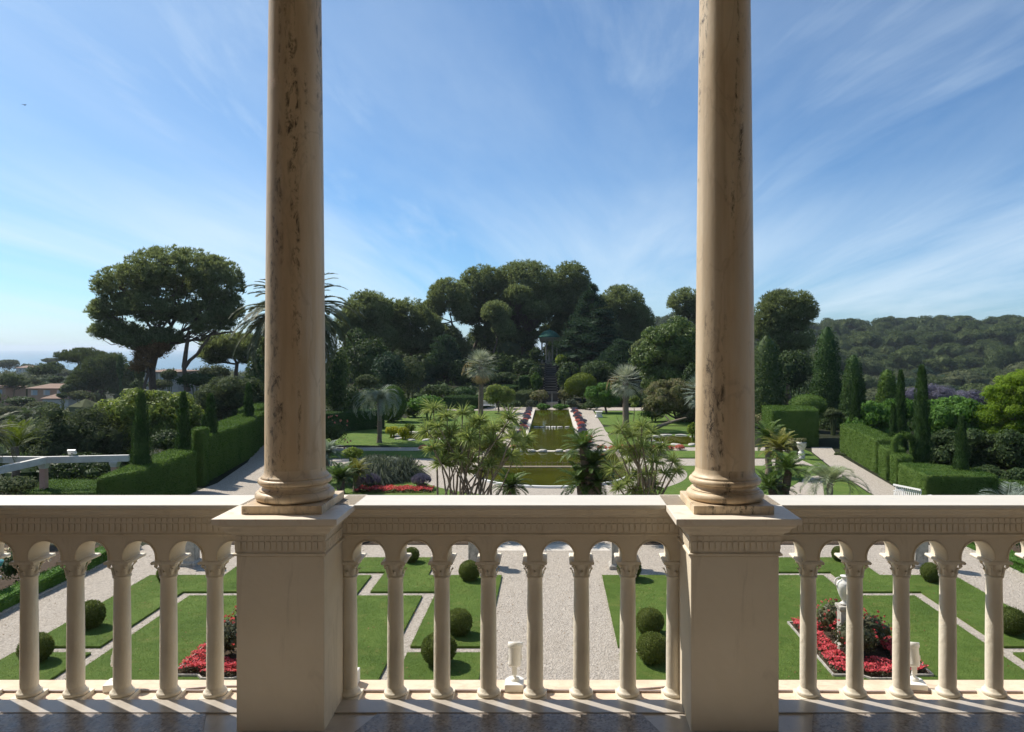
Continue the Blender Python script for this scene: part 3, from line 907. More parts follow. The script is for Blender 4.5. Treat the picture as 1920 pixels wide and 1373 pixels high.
for sg in (-1, 1):
    px = -6.50 if sg < 0 else 6.27
    wh = 'pergola side' if sg < 0 else 'hill side'
    pedestal('weathered stone pedestal rising out of the roses on the ' + wh, (px, 16.05, .04), .96, .125, 'greystone', 'pedestals in the red beds')
    amphora('white two handled amphora above the red bed on the ' + wh, (px, 16.05, 1.0))

# ---- grey pedestals with planted urns at the parterre corners
def stone_urn(label, loc, s=1.0, mat='whitestone'):
    t = thing('urn', label, 'urn', loc, 'planted urns on grey pedestals')
    q = MB(); q.lathe(np.array([(.12, 0), (.14, .03), (.07, .07), (.06, .12), (.10, .16), (.20, .24), (.23, .34), (.21, .40), (.26, .44), (.26, .47), (.20, .46)]) * s, seg=28); obj('bowl', q, M[mat], t)
    b_ = bush_mesh((.24 * s, .24 * s, .17 * s), 240, .09, .05, lumps=6); b_.V = [v + [0, 0, .56 * s] for v in b_.V]; obj('plant', b_, M['rose'], t)
    return t


for x, y, wh in ((-2.3, 22.5, 'beside the path behind the lone ball bush'), (1.95, 22.2, 'at the hill side corner of the middle path'), (-10.87, 22.5, 'by the long gravel path on the pergola side'), (10.93, 22.3, 'by the long gravel path on the hill side')):
    pedestal('grey weathered square pedestal ' + wh, (x, y, 0), 1.0, .21, 'greystone', 'grey pedestals at the lawn corners')
    stone_urn('planted stone urn on the pedestal ' + wh, (x, y, 1.0), .95)

n = 1300; P = np.column_stack([rng.uniform(-13, 13, n), rng.uniform(13.5, 24.5, n), np.full(n, .012)])
on_lawn = (np.abs(np.abs(P[:, 0]) - XC) < 5.0) & (P[:, 1] < 23); P[on_lawn, 2] = .062
N = unit(np.array([0, 0, 1.0]) + .5 * rdir(n)); D = unit(np.cross(N, rdir(n))); q = MB(); q.leaves(P, D, unit(np.cross(N, D)), .05 * (.5 + rng.random(n)), .025)
struct('fallen_leaves', q, M['pinebrown'], kind='stuff')

# ---- clipped box balls
def ball_mesh(seed):
    q = MB(); q.ball((0, 0, 0), (.43, .43, .41), 3, .02, False)
    n = 9000; u = rdir(n); lump = 1 + .05 * np.sin(u[:, 0] * 3 + seed * 2) + .035 * np.sin(u[:, 1] * 4 + seed) + .04 * np.sin(u[:, 0] * 9 + seed) * np.sin(u[:, 1] * 8 + 2) * np.sin(u[:, 2] * 9)
    P = u * np.array([.485, .485, .465]) * lump[:, None] * (.90 + .13 * rng.random((n, 1))); N = unit(u + .9 * rdir(n)); D = unit(np.cross(N, rdir(n)) + .7 * u); S = unit(np.cross(N, D))
    q.leaves(P, D, S, .040 * (.6 + .8 * rng.random(n)), .024)
    q.tube([(0, 0, -.5), (0, 0, 0)], .05, 7)
    n = 420; u = rdir(n); P = u * .47; D = unit(u + .5 * rdir(n)); q.leaves(P, D, unit(np.cross(D, rdir(n))), .075, .018)
    return q


bme = [ball_mesh(k).mesh('ball_bush') for k in range(3)]
for k, (x, y, d, lb) in enumerate((
        (-4.26, 22.6, .48, 'small clipped ball bush, farthest on the lawn behind the middle bay'),
        (-2.30, 20.85, .57, 'clipped ball bush beside the gravel path near the grey pedestal'),
        (-2.12, 16.9, .60, 'clipped ball bush on the lawn just behind the biggest ball'),
        (-2.31, 15.3, .70, 'biggest clipped ball bush, in the lower lawn left of the floodlight'),
        (2.17, 20.95, .66, 'loose yellowish ball bush at the path edge below the grey pedestal'),
        (2.22, 16.95, .60, 'clipped ball bush, farther of the pair touching on the hill side lawn'),
        (2.08, 15.35, .66, 'clipped ball bush, nearer of the pair touching on the hill side lawn'),
        (-10.8, 20.85, .42, 'small ball bush near the lone pedestal by the pergola side path'),
        (-10.7, 17.3, .64, 'clipped ball bush in the middle of the pergola side outer lawn'),
        (-10.66, 15.45, .62, 'clipped ball bush nearest the balcony on the pergola side outer lawn'),
        (8.74, 22.75, .46, 'small ball bush, farthest on the lawn behind the amphora'),
        (10.5, 20.75, .54, 'ball bush beside the pedestal of the hill side path'),
        (10.42, 16.95, .64, 'ball bush at the outer edge of the hill side lawn'))):
    o = bpy.data.objects.new('ball_bush', bme[k % 3]); COL.objects.link(o)
    if not o.data.materials: o.data.materials.append(M['box'])
    o.location = (x, y, .03 + d * .47); o.scale = (d, d * 1.04, d * (.94 + .05 * (k % 3))); o.rotation_euler = (0, 0, k * 1.3)
    tag(o, lb, 'topiary', 'clipped ball bushes on the parterre lawns')

# ---- clipped hedges
def hedge(label, poly, h, z0=None, mat='hedge', dens=260, L=.075, name='hedge', group=None, round_=.10, cat='hedge'):
    poly = np.asarray(poly, float)
    ar = np.sum(poly[:, 0] * np.roll(poly[:, 1], -1) - np.roll(poly[:, 0], -1) * poly[:, 1])
    if ar < 0: poly = poly[::-1]
    c = poly.mean(0)
    if z0 is None: z0 = hz(c[0], c[1])
    p = poly - c; q = MB(); k = len(p)
    # wall rings with a rounded shoulder
    pts = []
    for a in range(k):
        d = p[(a + 1) % k] - p[a]; m = max(1, int(np.linalg.norm(d) / .35))
        pts += [p[a] + d * j / m for j in range(m)]
    pts = np.array(pts); m = len(pts); rad = np.linalg.norm(pts, axis=1, keepdims=True)
    rings = []
    for f_, z in ((0, -.3), (0, h * .25), (.0, h * .5), (0, h * .75), (0, h - round_), (round_ * .35, h - round_ * .3), (round_, h)):
        rr = pts * (1 - f_ / np.maximum(rad, f_ + .05)); rings.append(np.column_stack([rr, np.full(m, z)]) + (.018 * rng.standard_normal((m, 3)) if z > 0 else 0))
    V = np.concatenate(rings); I = np.arange(len(rings) - 1)[:, None] * m; J = np.arange(m)[None]; K = (J + 1) % m
    q.add(V, np.stack([I + J, I + K, I + m + K, I + m + J], -1).reshape(-1, 4), True); q.add(rings[-1], [list(range(m))], True)
    # leaves on walls and top
    Ps, Ns = [], []
    for a in range(k):
        e = p[(a + 1) % k] - p[a]; Le = np.linalg.norm(e); nn = np.array([e[1], -e[0], 0]) / Le
        n = int(Le * h * dens * 1.6); s = rng.random((n, 1)); zz = h * rng.random((n, 1))
        Ps.append(np.hstack([p[a] + e * s, zz]) + nn * (.03 * rng.standard_normal((n, 1)))); Ns.append(np.tile(nn, (n, 1)))
    lo, hi = p.min(0), p.max(0); n = int((hi - lo).prod() * dens * 1.6); T = lo + (hi - lo) * rng.random((n, 2)); ins = np.zeros(n, bool)
    for a in range(k):
        (xa, ya), (xb, yb) = p[a], p[(a + 1) % k]
        ins ^= ((ya > T[:, 1]) != (yb > T[:, 1])) & (T[:, 0] < (xb - xa) * (T[:, 1] - ya) / (yb - ya + 1e-12) + xa)
    T = T[ins]; Ps.append(np.column_stack([T, h + .02 * rng.standard_normal(len(T))])); Ns.append(np.tile([0, 0, 1.0], (len(T), 1)))
    P = np.concatenate(Ps); N = unit(np.concatenate(Ns) + .8 * rdir(len(P))); n = len(P)
    D = unit(np.cross(N, rdir(n)) + .5 * np.concatenate(Ns)); S = unit(np.cross(N, D))
    q.leaves(P, D, S, L * .8 * (.6 + .8 * rng.random(n)), L * .45)
    return single(name, q, M[mat], label, cat, (c[0], c[1], z0), group)


hedge('low box hedge edging the rose bed along the pergola side gravel path', [(-13.5, 14.0), (-13.95, 14.0), (-13.95, 24.4), (-13.5, 24.4)], .36, 0, 'bright', 900, .05)
hedge('low box hedge edging the bed along the hill side gravel path', [(13.5, 14.0), (13.95, 14.0), (13.95, 24.4), (13.5, 24.4)], .36, 0, 'bright', 900, .05)
q = MB(); q.box(-13.50, -13.44, 13, 24.5, -.05, .05); single('path_edging', q, M['greystone'], 'thin dark kerb at the foot of the pergola side box hedge', 'edging')
q = MB(); q.box(13.44, 13.50, 13, 24.5, -.05, .05); single('path_edging', q, M['greystone'], 'thin dark kerb at the foot of the hill side box hedge', 'edging')
q = MB(); q.box(-22, -13.95, 12, 24.6, -.2, .02); q2 = MB(); q2.box(13.95, 22, 12, 24.6, -.2, .02)
struct('soil', q, M['soil']); struct('soil', q2, M['soil'])


def bush(name, label, cat, c, r, mat, n=1500, L=.12, W=.07, group=None, z0=None, **kw):
    """bush as one mesh, base at its foot"""
    b_ = bush_mesh(r, n, L, W, **kw)
    b_.V = [v + [0, 0, r[2] * .85] for v in b_.V]
    return single(name, b_, M[mat], label, cat, (c[0], c[1], hz(c[0], c[1]) if z0 is None else z0), group)


def bush_px(name, label, cat, px, py, rx, ry, Y, mat, n=1500, L=None, W=None, group=None, ryd=None, **kw):
    """bush whose crown is seen round (px,py) with half sizes rx,ry at distance Y"""
    c = at(px, py, Y); k = Y / F; r = (rx * k, (ryd or rx * .8 * k), ry * k)
    L = L or .0026 * Y; W = W or L * .6
    b_ = bush_mesh(r, n, L, W, **kw)
    zg = hz(c[0], c[1]); dz = c[2] - zg
    b_.V = [v + [0, 0, dz] for v in b_.V]
    if dz > r[2] * .8:
        for s in range(3):
            a = s * 2.1; b_.tube([(0.1 * math.cos(a), .1 * math.sin(a), -.2), (.25 * r[0] * math.cos(a), .25 * r[0] * math.sin(a), dz)], [.09, .04], 6)
    return single(name, b_, M[mat], label, cat, (c[0], c[1], zg), group)


def flowering(label, c, r, n_bl, bl='whitebloom', z0=0):
    t = thing('rose_bush', label, 'rose bush', (c[0], c[1], z0))
    b_ = bush_mesh(r, 1100, .08, .055, lumps=10); b_.V = [v + [0, 0, r[2] * .9] for v in b_.V]; obj('foliage', b_, M['darkleaf'], t)
    d = rdir(n_bl); d[:, 2] = np.abs(d[:, 2]) * .9 - .1; P = unit(d) * np.asarray(r) * 1.02 + [0, 0, r[2] * .9]
    q = MB()
    for p in P: puff(q, p, .03, 8, .055, .05, core=0)
    obj('blossom', q, M[bl], t)


flowering('rose bush with pale pink and white blooms behind the low hedge, beyond the turquoise urn', (-14.6, 20.6), (.62, .7, .62), 60)
flowering('rose bush with white blooms around the pedestal of the turquoise urn', (-14.9, 18.3), (.75, .8, .42), 50)
flowering('dark rose bush at the end of the low hedge on the pergola side', (-14.9, 23.3), (.6, .8, .7), 14, 'redflower')
flowering('rose bush with white blooms behind the hill side low hedge', (15.0, 20.4), (.7, .8, .6), 50)
flowering('dark rose bush behind the far end of the hill side low hedge', (14.9, 23.2), (.6, .8, .6), 16, 'redflower')
pedestal('white pedestal among the roses carrying the turquoise urn', (-14.45, 19.2, 0), .62, .16, 'whitestone')
t = thing('glazed_urn', 'turquoise glazed urn with yellow green plant on a white pedestal', 'urn', (-14.45, 19.2, .62))
q = MB(); q.lathe([(.16, 0), (.17, .03), (.09, .07), (.085, .12), (.16, .17), (.27, .26), (.315, .36), (.315, .385), (.28, .38)], seg=32); obj('bowl', q, M['turq'], t)
b_ = bush_mesh((.29, .29, .22), 700, .09, .035, lumps=9); b_.V = [v + [0, 0, .52] for v in b_.V]; obj('plant', b_, M['greengold'], t)

# dark planting at the end of the court (seen through the tops of the arches)
q = MB(); q.box(-13.4, -2.6, 24.75, 27.5, -.2, .03); struct('soil', q, M['soil'])
q = MB(); q.box(2.6, 13.4, 24.75, 27.5, -.2, .03); struct('soil', q, M['soil'])
for k, (x, rr, hgt, m_) in enumerate(((-9.6, .7, .35, 'darkleaf'), (-8.3, .6, .3, 'cycad'), (-6.9, .8, .4, 'darkleaf'), (-5.5, .6, .28, 'darkleaf'), (-4.4, .55, .3, 'hedge'), (-3.3, .5, .26, 'darkleaf'), (3.1, .5, .3, 'hedge'), (4.2, .6, .3, 'darkleaf'), (5.6, .7, .35, 'cycad'), (7.0, .7, .3, 'darkleaf'), (8.6, .6, .3, 'hedge'), (10.0, .7, .35, 'darkleaf'))):
    nm = ['pergola side path', 'pergola side pedestal', 'stained column', 'stained column pier edge', 'lone ball bush', 'near pedestal', 'middle gravel path', 'pinkish column', 'pinkish column pier', 'amphora', 'far small ball bush', 'hill side pedestal'][k]
    bush('low_shrub', 'low dark shrub at the court edge, in line with the ' + nm, 'shrub', (x, 25.3 + .3 * (k % 2)), (rr, .45, hgt), m_, 700, .09, .05, 'low shrubs along the far edge of the court')

# =================================================================== THE LONG GARDEN BEYOND (Y > 33)
# main lawn field with gravel laid over it
lawn('lawn', [(-14.5, 33), (14.2, 33), (14.2, 41.4), (-12, 41.4)], .0, -.3)
q = MB(); a = np.linspace(0, 2 * PI, 72, endpoint=False)
q.prism(np.stack([7.05 * np.cos(a), 39.6 + 7.05 * np.sin(a)], 1), -.1, .004); struct('gravel_circle', q, M['gravel'])
q = MB(); q.box(-15, 14.5, 41.4, 44.0, -.1, .002); struct('gravel_cross_path', q, M['gravel'])
q = MB(); q.box(-4.25, 4.25, 44.0, 80, -.1, .006); struct('gravel_walk', q, M['gravel'])
q = MB(); q.box(-15, 15, 47.3, 49.0, -.1, .003); struct('gravel_cross_path', q, M['gravel'])
q = MB(); q.box(-22, 20, 78, 82, -.1, .004); struct('gravel_cross_path', q, M['gravel'])


def rounded(x0, x1, y0, y1, r=.8, sg=1):
    P = []
    for (cx, cy, a0) in ((x1 - r, y0 + r, -PI / 2), (x1 - r, y1 - r, 0), (x0 + r, y1 - r, PI / 2), (x0 + r, y0 + r, PI)):
        for a in np.linspace(a0, a0 + PI / 2, 6): P.append((sg * (cx + r * math.cos(a)), cy + r * math.sin(a)))
    return P


for sg in (-1, 1):
    xo = 13.5
    lawn('lawn', rounded(4.3, xo, 62.6, 77.2, 1.4, sg), .03, -.3)
    lawn('lawn', rounded(4.2, xo, 57.2, 61.9, .9, sg), .03, -.3)
    lawn('lawn', rounded(4.15, xo - 2.5, 49.2, 56.4, .9, sg), .03, -.3)
    lawn('lawn', rounded(7.0, 14.5, 44.2, 47.2, .3, sg), .03, -.3)

# ---- pool
q = MB(); q.box(-1.8, 1.8, 47.0, 78.2, -.6, .03)
struct('pool_water', q, M['pond'])
q = MB(); a = np.linspace(PI, 2 * PI, 40)
out = [(3.95 * math.cos(x), 38.75 + 3.95 * math.sin(x)) for x in a] + [(3.95, 46.6), (-3.95, 46.6)]
q.prism(out, -.6, .035); struct('basin_water', q, M['pond'])
B_ = t = thing('basin', 'stone basin before the long pool, with a white rim round its near end', 'basin', (0, 0, 0))
q = MB()
sel = [x for x in a if PI * 1.02 < x < PI * 1.98]
P = [(4.08 * math.cos(x), 38.75 + 4.08 * math.sin(x)) for x in sel]; Pi = [(3.90 * math.cos(x), 38.75 + 3.90 * math.sin(x)) for x in sel]
V = []
for (x, y), (xi, yi) in zip(P, Pi): V += [(x, y, -.4), (x, y, .10), (xi, yi, .10), (xi, yi, -.4)]
n = len(P); q.add(V, [[4 * i_ + j, 4 * i_ + 4 + j, 4 * i_ + 4 + (j + 1) % 4, 4 * i_ + (j + 1) % 4] for i_ in range(n - 1) for j in range(3)]); obj('rim', q, M['rim'], t)
for s_ in (-1, 1):
    q = MB(); q.box(*sorted((s_ * 3.90, s_ * 4.08)), 38.6, 46.6, -.4, .07); obj('side', q, M['brownwall'], B_)
q = MB(); q.box(-3.86, 3.86, 40.45, 40.95, -.6, .075); obj('cross_wall', q, M['brownwall'], B_)
q = MB()
for k in range(19):
    x = -2.6 + 5.2 * k / 18; q.tube([(x, 40.98, .0), (x, 40.98, .27)], .018, 6)
    q.ball((x, 40.98, .28), .028, 1)
q.tube([(-2.75, 40.98, .22), (2.75, 40.98, .22)], .012, 6); obj('rail', q, M['brownwall'], B_)
q = MB(); q.box(-4.3, -1.5, 46.6, 47.25, -.5, .14); q.box(1.5, 4.3, 46.6, 47.25, -.5, .14)
q.box(-1.5, 1.5, 46.7, 47.15, -.5, .06)
single('pool_sill', q, M['kerb'], 'stone sill separating the long pool from the basin', 'sill')
for sg in (-1, 1):
    q = MB()
    for y0, y1, xi in ((47.25, 51.0, 2.0), (51.0, 61.0, 1.80), (61.0, 78.2, 1.78)):
        x0, x1 = xi - .02, xi + .30
        q.box(*(sorted((sg * x0, sg * x1))), y0, y1 - .02, -.6, .15)
    single('pool_kerb', q, M['kerb'], 'pale stone kerb of the long pool on the ' + ('pergola' if sg < 0 else 'hill') + ' side', 'kerb')


def rock_mesh(seed):
    q = MB(); V, Fc = ICO[3]; r_ = np.random.default_rng(seed)
    d = 1 + .12 * np.sin(V[:, 0:1] * 3 + seed) + .1 * np.sin(V[:, 1:2] * 4 + seed * 2) + .03 * r_.standard_normal((len(V), 1))
    P = np.clip(V * d, -.82, .82) * [1, .8, .55]; q.add(P, Fc, True); return q.mesh('stepping_stone')


rocks = [rock_mesh(s_) for s_ in range(4)]
def rock(name, label, cat, loc, s, k, group=None):
    o = bpy.data.objects.new(name, rocks[k % 4]); COL.objects.link(o)
    if not o.data.materials: o.data.materials.append(M['rock'])
    o.location = loc; o.scale = s; o.rotation_euler = (0, 0, k * .9 * (1 if k % 2 else -1) * .15)
    return tag(o, label, cat, group)


for k, x in enumerate((-1.28, -.84, -.32, .16, .64, 1.22)):
    rock('stepping_stone', 'flat grey stepping stone in the farther row across the long pool', 'stone', (x, 61, .07), (.26, .26, .13), k, 'stepping stones of the farther row')
for k, (x, w) in enumerate(((-2.72, .36), (-2.02, .5), (-1.28, .48), (-.62, .42), (.42, .46), (1.12, .40), (1.72, .40))):
    rock('stepping_stone', 'large pale stepping stone in the nearer row between pool and basin', 'stone', (x, 46.6, .10), (w * .72, .34, .20), k + 1, 'stepping stones of the nearer row')
q = MB()
for k, (x, w, h_) in enumerate(((-.58, .05, .1), (-.22, .10, .1), (.16, .10, .1), (.44, .05, .1), (.6, .04, .08))): pass

# ---- flower clumps bordering the pool
def clump(leaf, petals, r, nl, nf, spike):
    root = bpy.data.objects.new('flower_clump', None)
    b_ = bush_mesh((r, r, r * .55), nl, .07, .03, lumps=6); b_.V = [v + [0, 0, r * .4] for v in b_.V]
    n = nf; d = rdir(n); d[:, 2] = np.abs(d[:, 2]) + .15; d = unit(d); P = d * [r, r, r * .62] + [0, 0, r * .42]
    q = MB()
    D = unit(d * .5 + np.array([0, 0, 1.0]) + .3 * rdir(n)) if spike else unit(np.cross(unit(d + .6 * rdir(n)), rdir(n)))
    S = unit(np.cross(D, rdir(n))); q.leaves(P, D, S, (.16 if spike else .085), (.035 if spike else .075))
    return b_.mesh('leaves'), q.mesh('petals'), leaf, petals


kinds = {'r': clump('bright', 'coral', .30, 160, 420, False), 'l': clump('grassy', 'lavender', .34, 220, 420, True), 'g': clump('olive', 'redflower', .27, 260, 60, False)}
seq = 'lgrlgrlgllrglrgrlrlgrlr'
for sg in (-1, 1):
    for k in range(30):
        y = 48.4 + k * .985 + .2 * rng.standard_normal(); key = seq[(k * (1 if sg > 0 else 1) + (0 if sg > 0 else 2)) % len(seq)]
        lm, pm, la, pe = kinds[key]; x = sg * (2.38 + .10 * rng.standard_normal())
        what = {'r': 'coral red', 'l': 'violet lavender', 'g': 'grey green'}[key]
        t = thing('flower_clump', what + ' flower clump bordering the long pool on the ' + ('pergola' if sg < 0 else 'hill') + ' side', 'flowers', (x, y, .0), 'flower clumps bordering the long pool on the ' + ('pergola' if sg < 0 else 'hill') + ' side', rz=k * 1.7)
        for me, m_, nm in ((lm, la, 'leaves'), (pm, pe, 'petals')):
            o = obj(nm, me, M[m_], t)
        t.scale = (.92,) * 3
    for k in range(9):
        key = 'rgrrgr'[k % 6]; lm, pm, la, pe = kinds[key]; x = sg * (3.2 + k * .62)
        t = thing('flower_clump', ('coral red' if key == 'r' else 'grey green') + ' flower clump along the cross path by the pool sill, ' + ('pergola' if sg < 0 else 'hill') + ' side', 'flowers', (x, 47.6 + .1 * rng.standard_normal(), 0), 'flower clumps along the cross path on the ' + ('pergola' if sg < 0 else 'hill') + ' side', rz=k)
        obj('leaves', lm, M[la], t); obj('petals', pm, M[pe], t)

# red strip and lavender at the near edge of the left lawn
carpet('red_bedding_flowers', [(-8.9, 33.6), (-5.4, 33.6), (-5.4, 34.5), (-8.9, 34.5)], 900, .22, 'rose', 'redflower', .7, .07, 0)
carpet('red_bedding_flowers', [(6.3, 33.4), (8.6, 33.4), (8.6, 34.1), (6.3, 34.1)], 900, .16, 'rose', 'redflower', .7, .07, 0)
lm, pm, la, pe = clump('grassy', 'lavender', .42, 300, 700, True)
for (x, y, lb) in ((-8.4, 34.6, 'lavender clump at the red strip nearer the stained column'), (-6.05, 34.6, 'lavender clump at the red strip nearer the cane plants'), (6.9, 34.4, 'lavender clump beside the pinkish column plinth')):
    t = thing('lavender', lb, 'lavender', (x, y, 0)); obj('leaves', lm, M[la], t); obj('petals', pm, M[pe], t); t.scale = (1, 1, 1.25)

# ---- side paths
q = MB()
R_ = [(14.0, 31.0), (15.6, 31.0), (15.75, 33.0), (16.5, 38.5), (17.6, 46.5), (18.3, 49.0), (17.0, 49.0), (16.3, 46.9), (15.2, 40.5), (14.3, 33.6)]
q.prism(R_, -.2, .012); struct('gravel_side_path', q, M['gravel'])
q = MB(); q.prism([(-16.2, 30), (-13.4, 30), (-13.0, 33.0), (-14.2, 37.6), (-16.4, 43), (-18.6, 50), (-19.6, 50), (-17.3, 42.5), (-16.1, 36)], -.2, .012); struct('gravel_side_path', q, M['gravel'])
lawn('lawn', [(-13.3, 30), (-12.0, 41.4), (-16.9, 47), (-16.2, 43), (-14.1, 37.7), (-12.9, 33)], -.004, -.3)
lawn('lawn', [(12.2, 31), (14.2, 33.6), (15.1, 40.5), (16.2, 46.9), (16.2, 49), (13.8, 41)], -.004, -.3)
q = MB(); q.prism([(9.6, 33.0), (12.0, 33.0), (13.2, 36.5), (14.6, 37.6), (15.0, 38.8), (12.9, 37.8), (11.2, 35.0)], -.2, .010); struct('gravel_side_path', q, M['gravel'])
lawn('lawn', [(-17, 50), (-8, 50), (-9, 60), (-14, 70), (-19, 68)], .0, -.3)

# =================================================================== TREES AND PLANTS
def path(a, b, n=6, wob=.12, sag=0.0):
    a, b = np.asarray(a, float), np.asarray(b, float); L = np.linalg.norm(b - a)
    s = np.linspace(0, 1, n)[:, None]; P = a * (1 - s) + b * s
    w = wob * L * .3 * rng.standard_normal(3); P = P + w * np.sin(PI * s) + np.array([0, 0, sag * L]) * np.sin(PI * s)
    P[1:-1] += wob * L * .06 * rng.standard_normal((n - 2, 3))
    return P


def crown_tree(name, label, cat, Y, base, blobs, leaf, bark='bark', pr=1.0, dens=1.0, L=.3, W=.07, mode='needle', group=None, trunk_r=.3, fork=.45, flat=.62, limbs=.5, per=170, zb=None, second=None, depth=1.0, core=.66, extra_trunks=(), up=.35, hollow=.5, lo=.55, droop=0.0):
    """tree whose crown fills ellipsoids seen at blobs [(px,py,rx,ry)] at distance Y; base = photo x of the trunk foot"""
    k = Y / F; bx = (base - VX) * k
    z0 = hz(bx, Y) if zb is None else zb
    t = thing(name, label, cat, (bx, Y, z0), group)
    o = np.array([bx, Y, z0])
    cr = MB(); cr2 = MB(); tips = []; tot = None; cents = []
    for b_ in blobs:
        px, py, rx, ry = b_[:4]; dY = b_[4] if len(b_) > 4 else 0.0
        c = at(px, py, Y + dY) - o; R = np.array([rx * k, rx * k * depth, ry * k]); cents.append((c, R))
        n = max(3, int(dens * 1.5 * (R[0] * R[2] * 2 + R[0] * R[1]) / (pr * pr)))
        for j in range(n):
            d = rdir(1)[0]; d[2] = d[2] * .9 + .1
            f_ = hollow + (1 - hollow) * rng.random() ** .6
            rr = pr * (.65 + .7 * rng.random())
            p = c + d * np.maximum(R - np.array([rr, rr, rr * flat]) * .45, .1) * f_
            r3 = np.array([rr, rr, rr * flat])
            tgt = cr2 if (second and rng.random() < second[1] and p[2] < c[2]) else cr
            puff(tgt, p, r3, int(per * (rr / pr) ** 2), L, W, mode, up, core, .6, lo, droop)
            tips.append((p, rr))
    if mode == 'needle':
        for c, R in cents:
            n = int(26 * R[0] * R[2] / (pr * pr)); u = rdir(n); u[:, 2] = np.abs(u[:, 2]) * .9 - .2; u = unit(u)
            for p in c + u * R * (.92 + .16 * rng.random((n, 1))):
                m_ = 9; D = unit(rdir(m_) * .7 + np.array([0, 0, .8])); cr.leaves(np.tile(p, (m_, 1)), D, unit(np.cross(D, rdir(m_))), L * (.8 + .6 * rng.random(m_)), W)
    obj('crown', cr, M[leaf], t)
    if second and cr2.n: obj('dead_foliage', cr2, M[second[0]], t)
    tr = MB(); C0 = sum(c * R[0] for c, R in cents) / sum(R[0] for c, R in cents)
    zlow = min(c[2] - R[2] for c, R in cents)
    top = np.array([C0[0] * .6, C0[1] * .6, max(zlow + .25 * (C0[2] - zlow), C0[2] * fork)])
    P = path((0, 0, -.4), top, 8, .22); tr.tube(P, np.linspace(trunk_r, trunk_r * .68, 8), 9)
    for c, R in cents:
        Pm = path(top, c + np.array([0, 0, -.15 * R[2]]), 7, .25, -.05); rr = trunk_r * .55 * min(1, .5 + .5 * R[0] / max(q[1][0] for q in cents))
        tr.tube(Pm, np.linspace(rr, rr * .35, 7), 7)
        near = sorted(tips, key=lambda q: np.linalg.norm(q[0] - c))[:max(4, int(len(tips) * limbs / len(cents)))]
        for p, r_ in near:
            s = Pm[rng.integers(2, 7)]
            tr.tube(path(s, p - np.array([0, 0, .25 * r_]), 5, .3, -.08), np.linspace(rr * .36, rr * .1, 5), 5)
    for e in extra_trunks:
        a = at(e[0], e[1], Y) - o; b2 = at(e[2], e[3], Y) - o; tr.tube(path(a, b2, 6, .15), np.linspace(e[4], e[4] * .6, 6), 7)
    obj('trunk', tr, M[bark], t)
    return t


PINE = dict(leaf='pine', mode='needle', L=.34, W=.07, pr=.62, per=125, dens=1.1, lo=.4)

# ---- the big pines
crown_tree('pine_tree', 'large spreading pine with browned lower foliage standing alone above the left hedges', 'tree', 78, 284,
           [(330, 515, 90, 48), (235, 540, 55, 40), (405, 540, 48, 56), (205, 585, 38, 24), (215, 622, 42, 22), (300, 580, 70, 36), (385, 600, 48, 34), (265, 640, 46, 26), (310, 640, 34, 24), (425, 590, 30, 40)],
           'pine', L=.32, W=.075, pr=.60, per=150, dens=.68, trunk_r=.42, flat=.55, fork=.42, second=('pinebrown', .0), limbs=.6, depth=.9, zb=hz(-41.7, 78), extra_trunks=((352, 735, 345, 690, .34), (345, 690, 355, 620, .26), (346, 690, 395, 628, .2), (395, 628, 440, 622, .12)))
crown_tree('dead_foliage_tree', 'browned hanging pine boughs round the trunk of the lone spreading pine', 'tree', 77, 277,
           [(275, 672, 18, 26), (296, 655, 18, 18), (262, 690, 12, 18)], 'pinebrown', L=.3, W=.07, pr=.6, per=150, trunk_r=.2, fork=.5)
crown_tree('pine_tree', 'dark low pine between the lone spreading pine and the date palm', 'tree', 84, 455,
           [(430, 650, 48, 24), (470, 660, 40, 30), (405, 668, 30, 20)], trunk_r=.28, **PINE)
G_ = 'pines of the grove around the small temple'
crown_tree('pine_tree', 'tall rounded grove pine behind the pool, next to the slender trunk', 'tree', 118, 880,
           [(905, 540, 44, 40), (885, 585, 32, 32), (925, 590, 32, 34), (915, 630, 34, 24)], trunk_r=.34, group=G_, **PINE)
crown_tree('pine_tree', 'highest broad pine crowning the grove, straight above the temple path', 'tree', 120, 985,
           [(985, 535, 60, 44), (1000, 580, 52, 42), (955, 590, 40, 42), (975, 630, 44, 30), (942, 588, 22, 18, -6), (972, 556, 26, 20, -6), (1004, 584, 24, 18, -6)], trunk_r=.42, group=G_, extra_trunks=((1003, 705, 1000, 610, .3),), **PINE)  # the nearer small blobs are added so the crown shades the temple
crown_tree('pine_tree', 'tall pine of the grove with sharp upright top above the cedar', 'tree', 124, 1062,
           [(1118, 592, 24, 34), (1070, 535, 36, 42), (1050, 570, 44, 40), (1088, 580, 32, 46), (1055, 625, 40, 34)], trunk_r=.36, group=G_, **PINE)
crown_tree('pine_tree', 'slender pine with visible thin trunk against the sky, left of the tall grove', 'tree', 112, 868,
           [(800, 600, 20, 22), (842, 560, 38, 36), (812, 585, 22, 24), (868, 590, 20, 22)], trunk_r=.22, group=G_, fork=.75, **PINE)
crown_tree('pine_tree', 'round topped pine standing apart at the hill end of the grove', 'tree', 116, 1180,
           [(1165, 575, 42, 38), (1192, 605, 34, 34), (1140, 610, 26, 34), (1165, 630, 36, 28)], trunk_r=.36, group=G_, **PINE)
crown_tree('pine_tree', 'pine with feathery top next to the stained column, beside the date palm', 'tree', 100, 690,
           [(690, 590, 44, 42), (655, 620, 26, 36), (705, 640, 40, 36), (660, 680, 30, 34)], trunk_r=.34, group=G_, **PINE)
